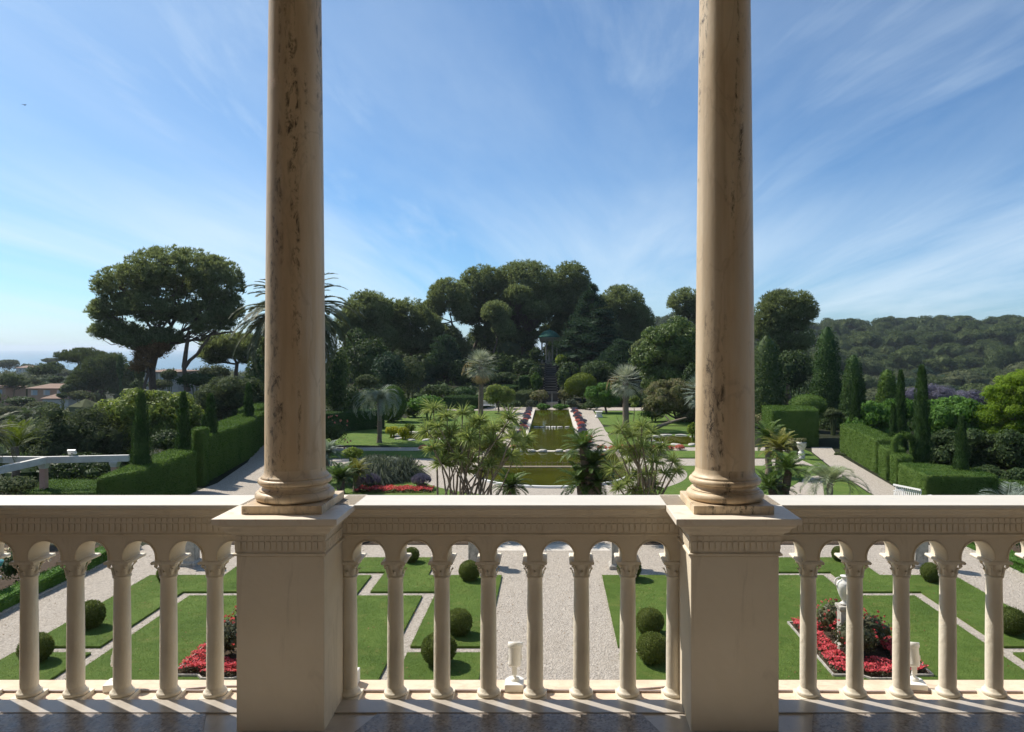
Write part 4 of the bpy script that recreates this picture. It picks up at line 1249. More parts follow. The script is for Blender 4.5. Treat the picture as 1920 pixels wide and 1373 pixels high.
crown_tree('pine_tree', 'lower pine in the dip of the skyline above the red roofed villa', 'tree', 106, 775,
           [(735, 588, 26, 26), (768, 595, 36, 34), (800, 620, 30, 32), (745, 625, 28, 26), (780, 650, 40, 20)], trunk_r=.3, group=G_, **PINE)
crown_tree('pine_tree', 'small pine filling the skyline between the two taller left pines', 'tree', 112, 735,
           [(735, 600, 22, 24), (728, 640, 22, 24)], trunk_r=.24, group=G_, **PINE)
crown_tree('pine_tree', 'dark pine low in the grove behind the blue fan palm', 'tree', 110, 835,
           [(830, 640, 36, 30), (862, 660, 22, 26)], trunk_r=.24, group=G_, **PINE)
crown_tree('pine_tree', 'young light green pine in front of the tall grove pine with forked limbs', 'tree', 106, 925,
           [(930, 590, 26, 24), (945, 620, 22, 20)], trunk_r=.18, group=G_, **PINE)
crown_tree('pine_tree', 'pine rising just left of the pinkish column above the magnolia', 'tree', 125, 1288,
           [(1285, 572, 32, 30), (1310, 590, 30, 30)], trunk_r=.3, **PINE)
crown_tree('pine_tree', 'bushy pine right of the pinkish column above the ivy clad cone', 'tree', 86, 1480,
           [(1468, 585, 46, 40), (1500, 590, 32, 40), (1440, 615, 36, 46), (1480, 640, 44, 36), (1450, 680, 36, 40)], trunk_r=.36, **dict(PINE, L=.30, W=.065, pr=.66, per=150))


for j, (px, py, rx, ry, Y, lb) in enumerate(((690, 660, 50, 44, 112, 'feathery pine'), (745, 672, 34, 22, 118, 'red roofed villa'), (800, 665, 40, 34, 122, 'dip in the skyline'), (905, 660, 40, 40, 128, 'blue fan palm crown'), (960, 650, 44, 40, 130, 'highest pine'), (1060, 640, 46, 44, 130, 'green temple roof'), (1110, 640, 40, 46, 128, 'tiered cedar'), (1160, 655, 44, 40, 126, 'round topped pine'), (1215, 640, 36, 30, 124, 'magnolia'))):
    crown_tree('backing_tree', 'dark evergreen deep in the grove, backing the ' + lb, 'tree', Y, px, [(px, py, rx, ry), (px + 12, py + 16, rx * .8, ry * .7), (px - 14, py + 18, rx * .7, ry * .7)], 'darkleaf', 'bark', pr=1.1, per=200, dens=1.1, L=.40, W=.13, mode='leaf', trunk_r=.3, flat=.8, group='dark trees backing the grove', fork=.3)


# ---- cedar with tiers
def cedar(label, px, Y, top_py, base_py, half, leaf='cedar', group=None, trunk=.22):
    k = Y / F; x = (px - VX) * k; z0 = hz(x, Y)
    t = thing('cedar_tree', label, 'tree', (x, Y, z0), group)
    ztop = EYE - (top_py - VY) * k - z0; cr = MB(); tr = MB()
    tr.tube(path((0, 0, -.3), (0, 0, ztop), 8, .02), np.linspace(trunk, .04, 8), 8)
    zb = max(.5, EYE - (base_py - VY) * k - z0); n = 22
    for i_ in range(n):
        s = i_ / (n - 1); z = zb + (ztop - .3 - zb) * s
        R = half * k * (1 - s) ** .8 + .5
        for j in range(max(4, int(9 * (1 - s) + 4))):
            a = rng.random() * 2 * PI; f_ = .45 + .55 * rng.random()
            p = np.array([R * f_ * math.cos(a), R * f_ * math.sin(a), z - .10 * R * f_ + .3 * rng.standard_normal()])
            puff(cr, p, (.34 * R + .4, .34 * R + .4, .26 + .07 * R), 170, .34, .09, 'needle', .5, .6, .9, .35, droop=.5)
            if j % 2 == 0: tr.tube(path((0, 0, z + .2), p, 4, .1), [.06, .05, .04, .02], 5)
    obj('crown', cr, M[leaf], t); obj('trunk', tr, M['bark'], t)


cedar('dark cedar with tiered drooping branches right of the green roofed temple', 1112, 106, 540, 720, 62)
cedar('dark cedar low on the mound below the round topped pine', 1165, 100, 640, 740, 56)
cedar('thin dark conifer with bare lower trunk among the left grove trunks', 834, 100, 630, 745, 30)

# ---- understorey masses of the mound and sides
U = 'evergreen trees and shrubs massed under the grove'
under = [  # label, px, py, rx, ry, Y, leaf
    ('dark ivy covered column of foliage right beside the stained column', 632, 735, 32, 100, 60, 'darkleaf', 3800),
    ('dense dark evergreen behind the ivy column, below the feathery pine', 690, 690, 50, 70, 84, 'darkleaf', 3600),
    ('round blue green evergreen below the red roofed villa', 728, 700, 42, 52, 78, 'cedar', 3600),
    ('round olive green evergreen touching the blue green one, in front of the grove trunks', 768, 706, 34, 48, 80, 'olive', 3200),
    ('small pale leaved shrub at the foot of the dark evergreens', 688, 715, 24, 16, 70, 'olive', 900),
    ('dark shrub filling the gap under the dip of the skyline', 815, 700, 40, 46, 100, 'darkleaf', 2600),
    ('dark shrub behind the trunk of the blue fan palm', 872, 705, 40, 40, 98, 'darkleaf', 2600),
    ('dark evergreen at the left foot of the temple stairs', 985, 690, 30, 22, 98, 'darkleaf', 1800),
    ('bushy evergreen behind the stepped topiary on the mound', 935, 690, 40, 36, 104, 'darkleaf', 2400),
    ('bright small tree catching sun beside the temple', 1051, 676, 12, 14, 103, 'lime', 700),
    ('dark evergreen between temple stairs and yellow dome topiary', 1068, 706, 28, 34, 94, 'darkleaf', 1900),
    ('dark evergreen filling the slope behind the green round tree', 1125, 700, 40, 30, 94, 'darkleaf', 2200),
    ('dark evergreen below the round topped pine', 1185, 680, 40, 46, 100, 'darkleaf', 2600),
    ('dark leafy mass between magnolia and cedar', 1205, 660, 26, 30, 96, 'pine', 1500),
    ('dark shrub in front of the round topped pine foot', 1165, 740, 40, 26, 84, 'darkleaf', 1800),
    ('dark evergreen just left of the pinkish column behind the photinia', 1300, 720, 24, 50, 74, 'darkleaf', 2000),
    ('dark evergreen standing behind the oleander', 662, 765, 34, 44, 64, 'darkleaf', 2600),
    ('dark glossy shrub behind the grey drooping palm', 700, 752, 30, 30, 69, 'glossy', 1800),
    ('tall dark evergreen between the ivy column and the blue green one', 668, 660, 30, 60, 88, 'darkleaf', 2400),
    ('dark shrub between the dome hedge and the bright round shrub', 775, 770, 22, 18, 70, 'darkleaf', 1100),
    ('dark shrub bank behind the bright round shrub', 820, 735, 40, 18, 84, 'darkleaf', 1600),
    ('dark shrub on the slope above the slanted clipped blocks', 948, 708, 28, 13, 97, 'darkleaf', 1300),
    ('dark shrub left of the temple path behind the blue fan palm crown', 925, 712, 20, 14, 96, 'olive', 1000),
    ('dark shrub hugging the left side of the temple', 1006, 668, 14, 22, 107, 'darkleaf', 900),
    ('dark shrub hugging the right side of the temple above the sunny small tree', 1058, 655, 14, 24, 108, 'cedar', 900),
    ('dark leafy bank left of the temple stairs', 1004, 706, 16, 24, 92, 'darkleaf', 1100),
    ('dark leafy bank right of the temple stairs', 1058, 712, 14, 26, 90, 'darkleaf', 1000),
    ('dark tree under the bushy pine right of the pinkish column', 1490, 700, 56, 56, 80, 'darkleaf', 3400),
]
for lb, px, py, rx, ry, Y, m_, n in under:
    bush_px('evergreen_shrub', lb, 'shrub', px, py, rx, ry, Y, m_, n, group=U, L=.0032 * Y, lumps=14, lump_r=.38, core=.7)

# ---- magnolia, photinia, small round trees
crown_tree('magnolia_tree', 'large glossy leaved magnolia beside the pinkish column', 'tree', 84, 1262,
           [(1262, 650, 62, 54), (1225, 680, 40, 46), (1300, 690, 46, 60), (1250, 715, 46, 36)], 'glossy', 'bark', pr=.95, per=230, L=.34, W=.15, mode='leaf', trunk_r=.25, flat=.8, core=.75, fork=.2)
crown_tree('photinia', 'rounded reddish tipped photinia on a short trunk in front of the magnolia', 'tree', 66, 1272,
           [(1262, 745, 52, 36), (1235, 760, 30, 26), (1295, 770, 36, 34)], 'photinia', 'bark', pr=.55, per=230, L=.17, W=.09, mode='leaf', trunk_r=.2, flat=.8, core=.75, fork=.2)
bush_px('shrub', 'low green shrub skirting the photinia on the pool side', 'shrub', 1225, 778, 26, 12, 66, 'hedge', 900)
crown_tree('round_tree', 'small round bright green tree on the lawn of the hill side', 'tree', 75, 1138,
           [(1124, 738, 28, 20), (1140, 748, 24, 18)], 'bright', 'bark', pr=.45, per=240, L=.17, W=.10, mode='leaf', trunk_r=.14, flat=.85, core=.78, fork=.45)
crown_tree('round_tree', 'small round citrus tree on the lawn beside the white bench', 'tree', 75, 932,
           [(932, 738, 22, 18), (950, 745, 16, 16), (922, 748, 14, 12)], 'fig', 'bark', pr=.42, per=200, L=.16, W=.09, mode='leaf', trunk_r=.11, flat=.85, core=.72, fork=.35)
crown_tree('sapling', 'thin young tree on the lawn beyond the right fan palm', 'tree', 66, 1189,
           [(1189, 755, 11, 14)], 'fig', 'bark', pr=.35, per=120, L=.15, W=.08, mode='leaf', trunk_r=.04, core=.3, fork=.55)
crown_tree('sapling', 'thin young green shrub tree behind the cane plant heads', 'tree', 66, 884,
           [(884, 768, 10, 9)], 'bright', 'bark', pr=.32, per=140, L=.14, W=.08, mode='leaf', trunk_r=.04, core=.4, fork=.5)

# clipped and rounded garden shrubs (smooth domes)
def dome(name, label, px, py, rx, ry, Y, mat, n=2600, group=None):
    c = at(px, py, Y); k = Y / F; r = np.array([rx * k, rx * k * .95, ry * k]); z0 = hz(c[0], c[1])
    q = MB(); q.ball((0, 0, 0), r * .95, 3, .02); u = rdir(n); N = unit(u / r + 0); P = u * r * (.95 + .07 * rng.random((n, 1)))
    N = unit(N + .7 * rdir(n)); D = unit(np.cross(N, rdir(n)) + .5 * u); S = unit(np.cross(N, D)); L = .0020 * Y
    q.leaves(P, D, S, L * (.6 + .8 * rng.random(n)), L * .55); dz = c[2] - z0
    q.V = [v + [0, 0, dz] for v in q.V]
    if dz > r[2] * .9: q.tube([(0, 0, -.2), (0, 0, dz)], .07, 7)
    return single(name, q, M[mat], label, 'topiary', (c[0], c[1], z0), group)


dome('dome_topiary', 'larger yellow green dome topiary behind its smaller twin', 1092, 722, 26, 22, 88, 'greengold', 3200)
dome('dome_topiary', 'smaller yellow green dome topiary near the pool end', 1074, 724, 15, 15, 83, 'greengold', 2000)
bush_px('round_shrub', 'broad bright green round shrub behind the yucca canes', 'shrub', 803, 758, 40, 22, 68, 'bright', 2600, L=.2, lumps=16, lump_r=.32, core=.8)
dome('dome_topiary', 'tall dark green dome hedge behind the grey drooping palm', 735, 757, 26, 34, 66, 'hedge', 2600)
dome('dome_topiary', 'low dark dome topiary left of the blue fan palm trunk', 868, 738, 22, 12, 88, 'cypress', 1200)
bush_px('shrub', 'small upright green shrub left of the temple stairs', 'shrub', 1006, 718, 12, 22, 88, 'hedge', 900)
bush_px('shrub', 'rounded dark topped shrub above the upright green one by the stairs', 'shrub', 1001, 704, 6, 8, 90, 'olive', 300)
bush_px('shrub', 'reddish sedge-like bed of shrubs at the head of the pool', 'shrub', 1012, 742, 22, 13, 83, 'photinia', 1300)
bush_px('shrub', 'reddish sedge-like shrub right of the pool head fountain', 'shrub', 1060, 741, 18, 13, 84, 'photinia', 900)
bush_px('water_plants', 'bright leafy water plants on the left of the pool head', 'plant', 1018, 763, 14, 7, 79, 'bright', 700, L=.24)
bush_px('water_plants', 'bright leafy water plants on the right of the pool head', 'plant', 1050, 763, 17, 6, 79, 'bright', 800, L=.24)
bush_px('shrub', 'dark shrub behind the white bench', 'shrub', 955, 758, 26, 10, 80, 'darkleaf', 900)
bush_px('shrub', 'grey strappy shrub at the left corner of the pool head', 'shrub', 995, 757, 10, 9, 80, 'grassy', 500)
bush_px('shrub', 'grey strappy shrub at the right corner of the pool head', 'shrub', 1072, 756, 12, 10, 80, 'grassy', 600)
bush_px('shrub', 'low dark hedge like shrub between round tree and pool head', 'shrub', 1108, 762, 20, 10, 79, 'darkleaf', 700)
bush_px('shrub', 'grey green ground shrub beside the right walk end', 'shrub', 1085, 764, 16, 5, 80, 'olive', 400)

# clipped blocks on the mound
k_ = lambda px, Y: (px - VX) * Y / F
def block(label, px0, px1, Y0, Y1, ztop_py, Yt, mat='cypress', dens=120, L=.14):
    x0, x1 = k_(px0, Y0), k_(px1, Y0); zt = at(0, ztop_py, Yt)[2]; z0 = hz((x0 + x1) / 2, (Y0 + Y1) / 2)
    return hedge(label, [(x0, Y0), (x1, Y0), (x1 + .6, Y1), (x0 + .6, Y1)], zt - z0, z0, mat, dens, L, round_=.12, name='clipped_block')


block('slanted clipped block with pale flat top beside the temple stairs', 962, 988, 84, 90, 738, 84, 'olive')
block('dark clipped cube higher on the mound by the stairs', 973, 992, 92, 95, 706, 92, 'cypress')
block('long low dark clipped hedge behind the left fan palm', 830, 905, 80, 83, 745, 80, 'cypress')
block('grey green clipped hedge bank rising left of the stairs', 915, 965, 92, 96, 725, 92, 'cypress')
block('dark clipped hedge behind the round tree on the hill side', 1105, 1200, 84, 86, 758, 84, 'darkleaf')
hedge('dark clipped hedge bank behind the golden shrub', [(-19.5, 57), (-14.2, 62), (-13.6, 60.8), (-18.7, 55.6)], 1.5, 0, 'cypress', 140, .12)

# ---- temple with cascade stairs
T = thing('temple', 'small round stone temple with green dome roof high in the grove', 'temple', (at(1030, 681, 110)[0], 110, 4.15))
q = MB(); q.lathe([(1.55, -.6), (1.55, .08), (1.45, .1), (1.45, .22), (0, .22)], seg=32, caps=False); obj('platform', q, M['temple'], T)
for j in range(8):
    a = PI / 8 + j * PI / 4; q = MB(); q.lathe([(.16, .22), (.16, .28), (.115, .32), (.10, 3.2), (.14, 3.3), (.16, 3.37)], c=(1.18 * math.cos(a), 1.18 * math.sin(a), 0), seg=14); obj('column', q, M['temple'], T)
q = MB(); q.lathe([(1.0, 3.37), (1.42, 3.37), (1.42, 3.75), (1.5, 3.8), (1.54, 3.95), (1.0, 3.95)], seg=40, caps=False); obj('entablature', q, M['temple'], T)
q = MB(); q.lathe([(1.62, 3.96), (1.62, 4.02), (1.40, 4.25), (1.10, 4.58), (.75, 4.84), (.3, 5.0), (.08, 5.04), (.1, 5.14), (.04, 5.24), (.0, 5.24)], seg=40, caps=False); obj('roof', q, M['copper'], T)
q = MB(); q.lathe([(.3, .22), (.3, .7), (.22, .75), (.2, 1.0), (.26, 1.3), (.2, 1.7), (.1, 1.78), (.13, 1.95), (.0, 2.05)], seg=16, caps=False); single('statue', q, M['temple'], 'pale statue on a plinth inside the small temple', 'statue', (at(1030, 681, 110)[0], 110, 4.15))
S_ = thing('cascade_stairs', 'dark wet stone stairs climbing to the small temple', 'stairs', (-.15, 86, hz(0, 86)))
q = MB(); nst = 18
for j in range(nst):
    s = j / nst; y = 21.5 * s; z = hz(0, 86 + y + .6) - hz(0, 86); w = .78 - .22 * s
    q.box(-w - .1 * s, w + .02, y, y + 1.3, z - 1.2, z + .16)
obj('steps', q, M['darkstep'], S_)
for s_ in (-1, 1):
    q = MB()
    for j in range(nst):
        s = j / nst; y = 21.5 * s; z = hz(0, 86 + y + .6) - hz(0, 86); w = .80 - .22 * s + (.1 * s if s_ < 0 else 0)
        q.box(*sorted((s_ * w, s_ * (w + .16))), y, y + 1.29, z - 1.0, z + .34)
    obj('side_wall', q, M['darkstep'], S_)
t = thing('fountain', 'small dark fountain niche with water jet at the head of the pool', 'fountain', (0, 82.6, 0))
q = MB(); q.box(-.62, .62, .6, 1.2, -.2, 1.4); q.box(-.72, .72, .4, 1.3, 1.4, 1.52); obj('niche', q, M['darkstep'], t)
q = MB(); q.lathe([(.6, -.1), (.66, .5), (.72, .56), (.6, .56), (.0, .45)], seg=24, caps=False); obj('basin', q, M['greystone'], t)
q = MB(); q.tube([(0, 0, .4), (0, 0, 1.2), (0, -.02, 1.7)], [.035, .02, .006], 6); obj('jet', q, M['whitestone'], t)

# thin white streaks at the farther stones, as short bent tubes
q = MB()
for x, w in ((-.42, .03), (-.2, .06), (.02, .05), (.24, .06), (.46, .03)):
    q.tube([(x, 60.78, .12), (x, 60.72, .16), (x, 60.66, .03)], [w * .4, w * .5, w * .6], 6)
single('white_streaks', q, M['white'], 'thin white streaks between the farther stepping stones', 'waterfall')

# ---- palms
def frond(mb, o, az, el, L, curl, n=26, ll=.42, lw=.035, vee=.5, rach=.018, twist=0.0, tipf=.35, taper0=.5):
    """pinnate frond: rachis bending downward, leaflets on both sides"""
    m = 12; P = [np.asarray(o, float)]; e = el
    for j in range(m):
        P.append(P[-1] + L / m * np.array([math.cos(e) * math.cos(az), math.cos(e) * math.sin(az), math.sin(e)])); e -= curl / m * (.5 + j / m)
    P = np.array(P); mb.tube(P, np.linspace(rach, rach * .25, m + 1), 4)
    s = np.linspace(.10, .99, n); idx = s * m; i0 = np.minimum(idx.astype(int), m - 1); f_ = (idx - i0)[:, None]
    B = P[i0] * (1 - f_) + P[i0 + 1] * f_; Tn = unit(P[i0 + 1] - P[i0]); side = unit(np.cross(Tn, [0, 0, 1.0])); upv = unit(np.cross(side, Tn))
    prof = np.sin(PI * np.clip(s * (1 - taper0 * .4) + taper0 * .4, 0, 1)) ** .6 * (1 - .25 * s) + .1
    for sg in (-1, 1):
        D = unit(side * sg * .85 + Tn * (.55 + tipf * s[:, None]) + upv * vee * .5 + .10 * rdir(n) - np.array([0, 0, .25]))
        S = unit(np.cross(D, upv + .3 * rdir(n))); mb.leaves(B, D, S, ll * prof, lw)


def palm(name, label, cat, loc, h, r_trunk, nf, L, leaf, el=(1.35, -.5), curl=1.4, n=26, ll=.42, lw=.035, group=None, trunkmat='palmbark', lean=(0, 0), bulge=1.0, **kw):
    t = thing(name, label, cat, loc, group)
    q = MB(); top = np.array([lean[0], lean[1], h]); P = path((0, 0, -.2), top, 9, .03)
    rr = r_trunk * (1 + .10 * np.sin(np.arange(9) * 2.3)); rr[0] *= 1.25 * bulge; q.tube(P, rr, 12)
    for j in range(int(h * 9)):                      # old leaf bases
        z = h * (j + .5) / (h * 9); a = j * 2.4; c = np.array([0, 0, z]) + top * [1, 1, 0] * (z / h) + r_trunk * .95 * np.array([math.cos(a), math.sin(a), 0])
        d = np.array([math.cos(a) * .7, math.sin(a) * .7, .7]); q.leaves(c[None], unit(d)[None], unit(np.cross(d, [0, 0, 1.0]))[None], .16 + r_trunk * .3, r_trunk * .6)
    obj('trunk', q, M[trunkmat], t); q = MB()
    for j in range(nf):
        s = (j + .5) / nf; e = el[0] + (el[1] - el[0]) * s + .12 * rng.standard_normal(); az = j * 2.39996 + .2 * rng.standard_normal()
        frond(q, top + .5 * r_trunk * np.array([math.cos(az), math.sin(az), .2]), az, e, L * (.75 + .4 * rng.random()) * (.8 + .3 * s), curl * (.8 + .4 * rng.random()), n, ll, lw, **kw)
    obj('fronds', q, M[leaf], t)
    return t


c = at(553, 590, 50); zg = hz(c[0], 50)
palm('date_palm', 'big arching date palm half hidden behind the stained column', 'palm', (c[0], 50, zg), c[2] - zg, .34, 92, 4.7, 'phoenix', (1.40, -.75), 1.55, 120, .74, .058, rach=.045)
c = at(2, 815, 30); zg = hz(c[0], 30)
palm('date_palm', 'dark palm with arching fronds at the left edge below the villas', 'palm', (c[0] - .8, 30, zg), c[2] - zg, .25, 34, 1.8, 'phoenix', (1.2, -.5), 1.5, 34, .30, .03)
c = at(28, 838, 38); zg = hz(c[0], 38)
palm('feather_palm', 'yellow green upright palm fronds near the left edge above the pergola', 'palm', (c[0], 38, zg), max(.3, c[2] - zg), .18, 22, 2.1, 'greengold', (1.45, .5), .8, 30, .34, .035)
for lb, px, py, Y in (('far dark palm in the valley below the ochre villa', 50, 778, 95), ('far dark palm under the trees beyond the grey olive bush', 20, 790, 92), ('far dark palm at the left foot of the tall umbrella trees', 78, 772, 100)):
    c = at(px, py, Y); zg = hz(c[0], Y)
    palm('date_palm', lb, 'palm', (c[0], Y, zg), max(1.0, c[2] - zg), .22, 30, 1.9, 'darkleaf', (1.2, -.5), 1.4, 16, .45, .08, group='palms in the valley')


def fan_leaf(mb, o, d, pet, R, seg=15, spread=2.2, w=.05, fold=.25, droop=.25):
    d = unit(np.asarray(d, float)); c = o + d * pet; mb.tube([o, o + d * pet * .5, c], [.014, .011, .008], 3, cap=False)
    sd = np.cross(d, [0, 0, 1.0]); sd = unit(sd) if np.linalg.norm(sd) > .05 else np.array([1.0, 0, 0]); up = np.cross(sd, d)
    a = np.linspace(-spread / 2, spread / 2, seg)
    D = np.cos(a)[:, None] * d + np.sin(a)[:, None] * sd + up * fold * np.abs(np.sin(a))[:, None] - np.array([0, 0, droop]) + .06 * rdir(seg)
    D = unit(D); S = unit(np.cross(D, up + .2 * rdir(seg)))
    mb.leaves(np.tile(c, (seg, 1)), D, S, R * (.85 + .2 * rng.random(seg)) * (.75 + .25 * np.cos(a)), w)


def fan_palm(label, px_base, Y, crown_py, R, leaf, dead=0, trunk_r=.2, nf=44, group=None, flower=False, droop=.25, low=-.9):
    x = (px_base - VX) * Y / F; h = at(px_base, crown_py, Y)[2]
    t = thing('fan_palm', label, 'palm', (x, Y, 0), group)
    q = MB(); P = path((0, 0, -.1), (0, 0, h), 9, .02); rr = np.array([1.75, 1.25, 1.05, 1, .98, .95, .93, .9, .9]) * trunk_r; q.tube(P, rr, 14)
    obj('trunk', q, M['palmbark'], t); q = MB()
    for j in range(nf):
        s = (j + .5) / nf; e = 1.45 + (low - 1.45) * s; az = j * 2.39996 + .2 * rng.standard_normal()
        d = np.array([math.cos(e) * math.cos(az), math.cos(e) * math.sin(az), math.sin(e)])
        fan_leaf(q, np.array([0, 0, h]) + .1 * d, d, R * .45, R * .62, w=R * .042, droop=droop)
    obj('leaves', q, M[leaf], t)
    if dead:
        q = MB()
        for j in range(dead):
            e = -.75 - .65 * rng.random(); az = j * 2.39996
            d = np.array([math.cos(e) * math.cos(az), math.cos(e) * math.sin(az), math.sin(e)])
            fan_leaf(q, np.array([0, 0, h - .1]), d, R * .42, R * .55, w=R * .05, droop=.7)
        obj('dry_leaves', q, M['deadpalm'], t)
    if flower:
        q = MB()
        for j in range(flower):
            az = 2.4 + j * .5; P = [np.array([0, 0, h])]; e = .9
            for _ in range(9): P.append(P[-1] + R * .16 * np.array([math.cos(e) * math.cos(az), math.cos(e) * math.sin(az), math.sin(e)])); e -= .28
            q.tube(P, .02, 4)
            for p in P[4:]:
                for _ in range(4): q.leaves(p[None], unit(np.array([[.2 * rng.standard_normal(), .2 * rng.standard_normal(), -1]])), np.array([[1.0, 0, 0]]), .3 * R, .03)
        obj('flower_stalks', q, M['deadpalm'], t)
    return t


fan_palm('tall blue fan palm with a brown dry skirt, left of the pool', 901, 64, 688, 1.55, 'bluepalm', 20, .21, 46, low=-.7, flower=2)
fan_palm('shorter silvery fan palm with stout trunk, right of the pool', 1173, 60, 716, 1.45, 'bluepalm', 0, .25, 54, low=-1.15, flower=2)
fan_palm('fan palm partly hidden by the pinkish column beside the magnolia', 1312, 62, 735, 1.6, 'greypalm', 0, .2, 36, low=-1.0)
# drooping grey palm
c = at(711, 752, 51.5)
palm('jelly_palm', 'grey green palm with recurved drooping crown in front of the dome hedge', 'palm', (c[0], 51.5, 0), c[2], .16, 60, 2.1, 'greypalm', (1.45, -.1), 2.7, 36, .40, .022, bulge=1.2, vee=.9)
c = at(1556, 905, 30)
palm('feather_palm', 'young silvery palm with recurved fronds by the fork of the right paths', 'palm', (c[0], 30, 0), c[2], .12, 22, 1.55, 'featherpalm', (1.45, .1), 2.3, 44, .42, .020, vee=.8)
c = at(1890, 925, 27.5)
palm('feather_palm', 'grey feathery palm fronds at the lower right edge beyond the hedge', 'palm', (c[0], 27.5, -.2), .9, .12, 22, 1.6, 'greypalm', (1.3, -.1), 1.8, 40, .42, .02)


# ---- cycads
def cycad(label, px, py, Y, R, leaf='cycad', nf=26, z0=0.0, heads=None, trunk_r=.16, el=(1.25, -.25)):
    heads = heads or [(px, py)]; x = (px - VX) * Y / F
    t = thing('cycad', label, 'cycad', (x, Y, z0)); q = MB(); fr = MB()
    for (hx, hy) in heads:
        h = at(hx, hy, Y) - np.array([x, Y, z0])
        q.tube(path((h[0] * .3, 0, -.1), h, 6, .12), np.array([1.2, 1.1, 1, 1.05, 1, .8]) * trunk_r, 10)
        for j in range(40):
            s = rng.random(); p = np.array([h[0] * .3 + h[0] * .7 * s, 0, h[2] * s]); a = rng.random() * 6.28; d = np.array([math.cos(a), math.sin(a), .6])
            q.leaves((p + trunk_r * .8 * np.array([math.cos(a), math.sin(a), 0]))[None], unit(d)[None], unit(np.cross(d, [0, 0, 1.0]))[None], .14, .07)
        n2 = int(nf * 1.35 / (1 if len(heads) == 1 else 1.4))
        for j in range(n2):
            s = (j + .5) / n2
            frond(fr, h, j * 2.39996, el[0] + (el[1] - el[0]) * s + .1 * rng.standard_normal(), R * (.9 + .25 * rng.random()), 1.0, 34, R * .26, .034, .8, .012)
    obj('trunk', q, M['palmbark'], t); obj('fronds', fr, M[leaf], t)
    return t


cycad('tall branching cycad with shaggy dark trunk at the right edge of the basin', 1108, 905, 27.5, .95, 'cycad', 30, heads=[(1093, 838), (1112, 872), (1088, 905), (1122, 905)], trunk_r=.17)
cycad('dark spreading cycad between the yucca canes and the basin rim', 958, 912, 28, .85, 'cycad', 24)
cycad('green cycad behind the base of the stained column', 638, 898, 33, .95, 'cycad', 22, el=(1.3, 0))
cycad('golden tinged cycad beside the fountain grass', 668, 885, 34, .75, 'cycadgold', 18)
cycad('dark spiky plant at the left edge behind the stained column base', 612, 850, 36, .9, 'greypalm', 24)
cycad('tallest of the cycads right of the pinkish column', 1440, 820, 38, 1.1, 'cycad', 26)
cycad('middle cycad with golden crown right of the pinkish column', 1462, 842, 33, 1.0, 'cycadgold', 26)
cycad('low dark cycad nearest the balcony right of the pinkish column', 1462, 908, 31, 1.05, 'cycad', 28, heads=[(1445, 915), (1478, 880)])


# ---- cane yuccas
def rosette(mb, o, n, L, W, axis, spread=1.9, droop=.5):
    a = unit(np.asarray(axis, float)); d = rdir(n); ang = spread * np.sqrt(rng.random(n)) ; perp = unit(d - (d @ a)[:, None] * a)
    D = np.cos(ang)[:, None] * a + np.sin(ang)[:, None] * perp; S = unit(np.cross(D, rdir(n))); Ls = L * (.7 + .45 * rng.random(n))
    D2 = unit(D - np.array([0, 0, droop]) * (.3 + ang[:, None] / spread)); m_ = o + D * (Ls * .55)[:, None]; tip = m_ + D2 * (Ls * .45)[:, None]
    w = W * np.ones((n, 1)) / 2; B = np.tile(o, (n, 1))
    V = np.stack([B - S * w * .5, B + S * w * .5, m_ + S * w, m_ - S * w, tip], 1).reshape(-1, 3); i_ = np.arange(n)[:, None] * 5
    mb.add(V, (i_ + np.array([[0, 1, 2, 3]])).reshape(-1, 4)); mb.add(V, (i_ + np.array([[3, 2, 4]])).reshape(-1, 3))


def canes(label, px, Y, heads, L, W, n, leaf, roots, r=.035, lean=.0):
    x = (px - VX) * Y / F; t = thing('cane_yucca', label, 'yucca', (x, Y, 0)); q = MB(); lv = MB()
    for j, hd in enumerate(heads):
        hx, hy = hd[:2]; dy = (hd[2] if len(hd) > 2 else rng.uniform(-.9, .9)); h = at(hx, hy, Y + dy) - np.array([x, Y, 0])
        rx = roots[j % len(roots)] + .12 * rng.standard_normal(); b = np.array([rx, dy * .35 + .15 * rng.standard_normal(), -.1])
        mid = b * .45 + h * .55 + np.array([(b[0] - h[0]) * .22, 0, .0]); s = np.linspace(0, 1, 9)[:, None]
        P = (1 - s) ** 2 * b + 2 * s * (1 - s) * mid + s * s * h + .025 * rng.standard_normal((9, 3)) * np.sin(PI * s)
        rr = r * (.8 + .5 * rng.random()); q.tube(P, np.linspace(rr * 1.3, rr * .6, 9), 7)
        ax = unit(P[-1] - P[-3]) + np.array([0, 0, .5]); rosette(lv, h, n, L * (.8 + .35 * rng.random()), W, ax)
        for _ in range(rng.integers(0, 2)):
            o = P[6] + np.array([rng.uniform(-.3, .3), rng.uniform(-.25, .25), rng.uniform(.05, .3)]); q.tube([P[5], (P[5] + o) / 2 + [0, 0, .02], o], rr * .6, 6); rosette(lv, o, int(n * .8), L * .85, W, o - P[5] + np.array([0, 0, .4]))
    obj('stems', q, M['stem'], t); obj('leaves', lv, M[leaf], t)
    return t


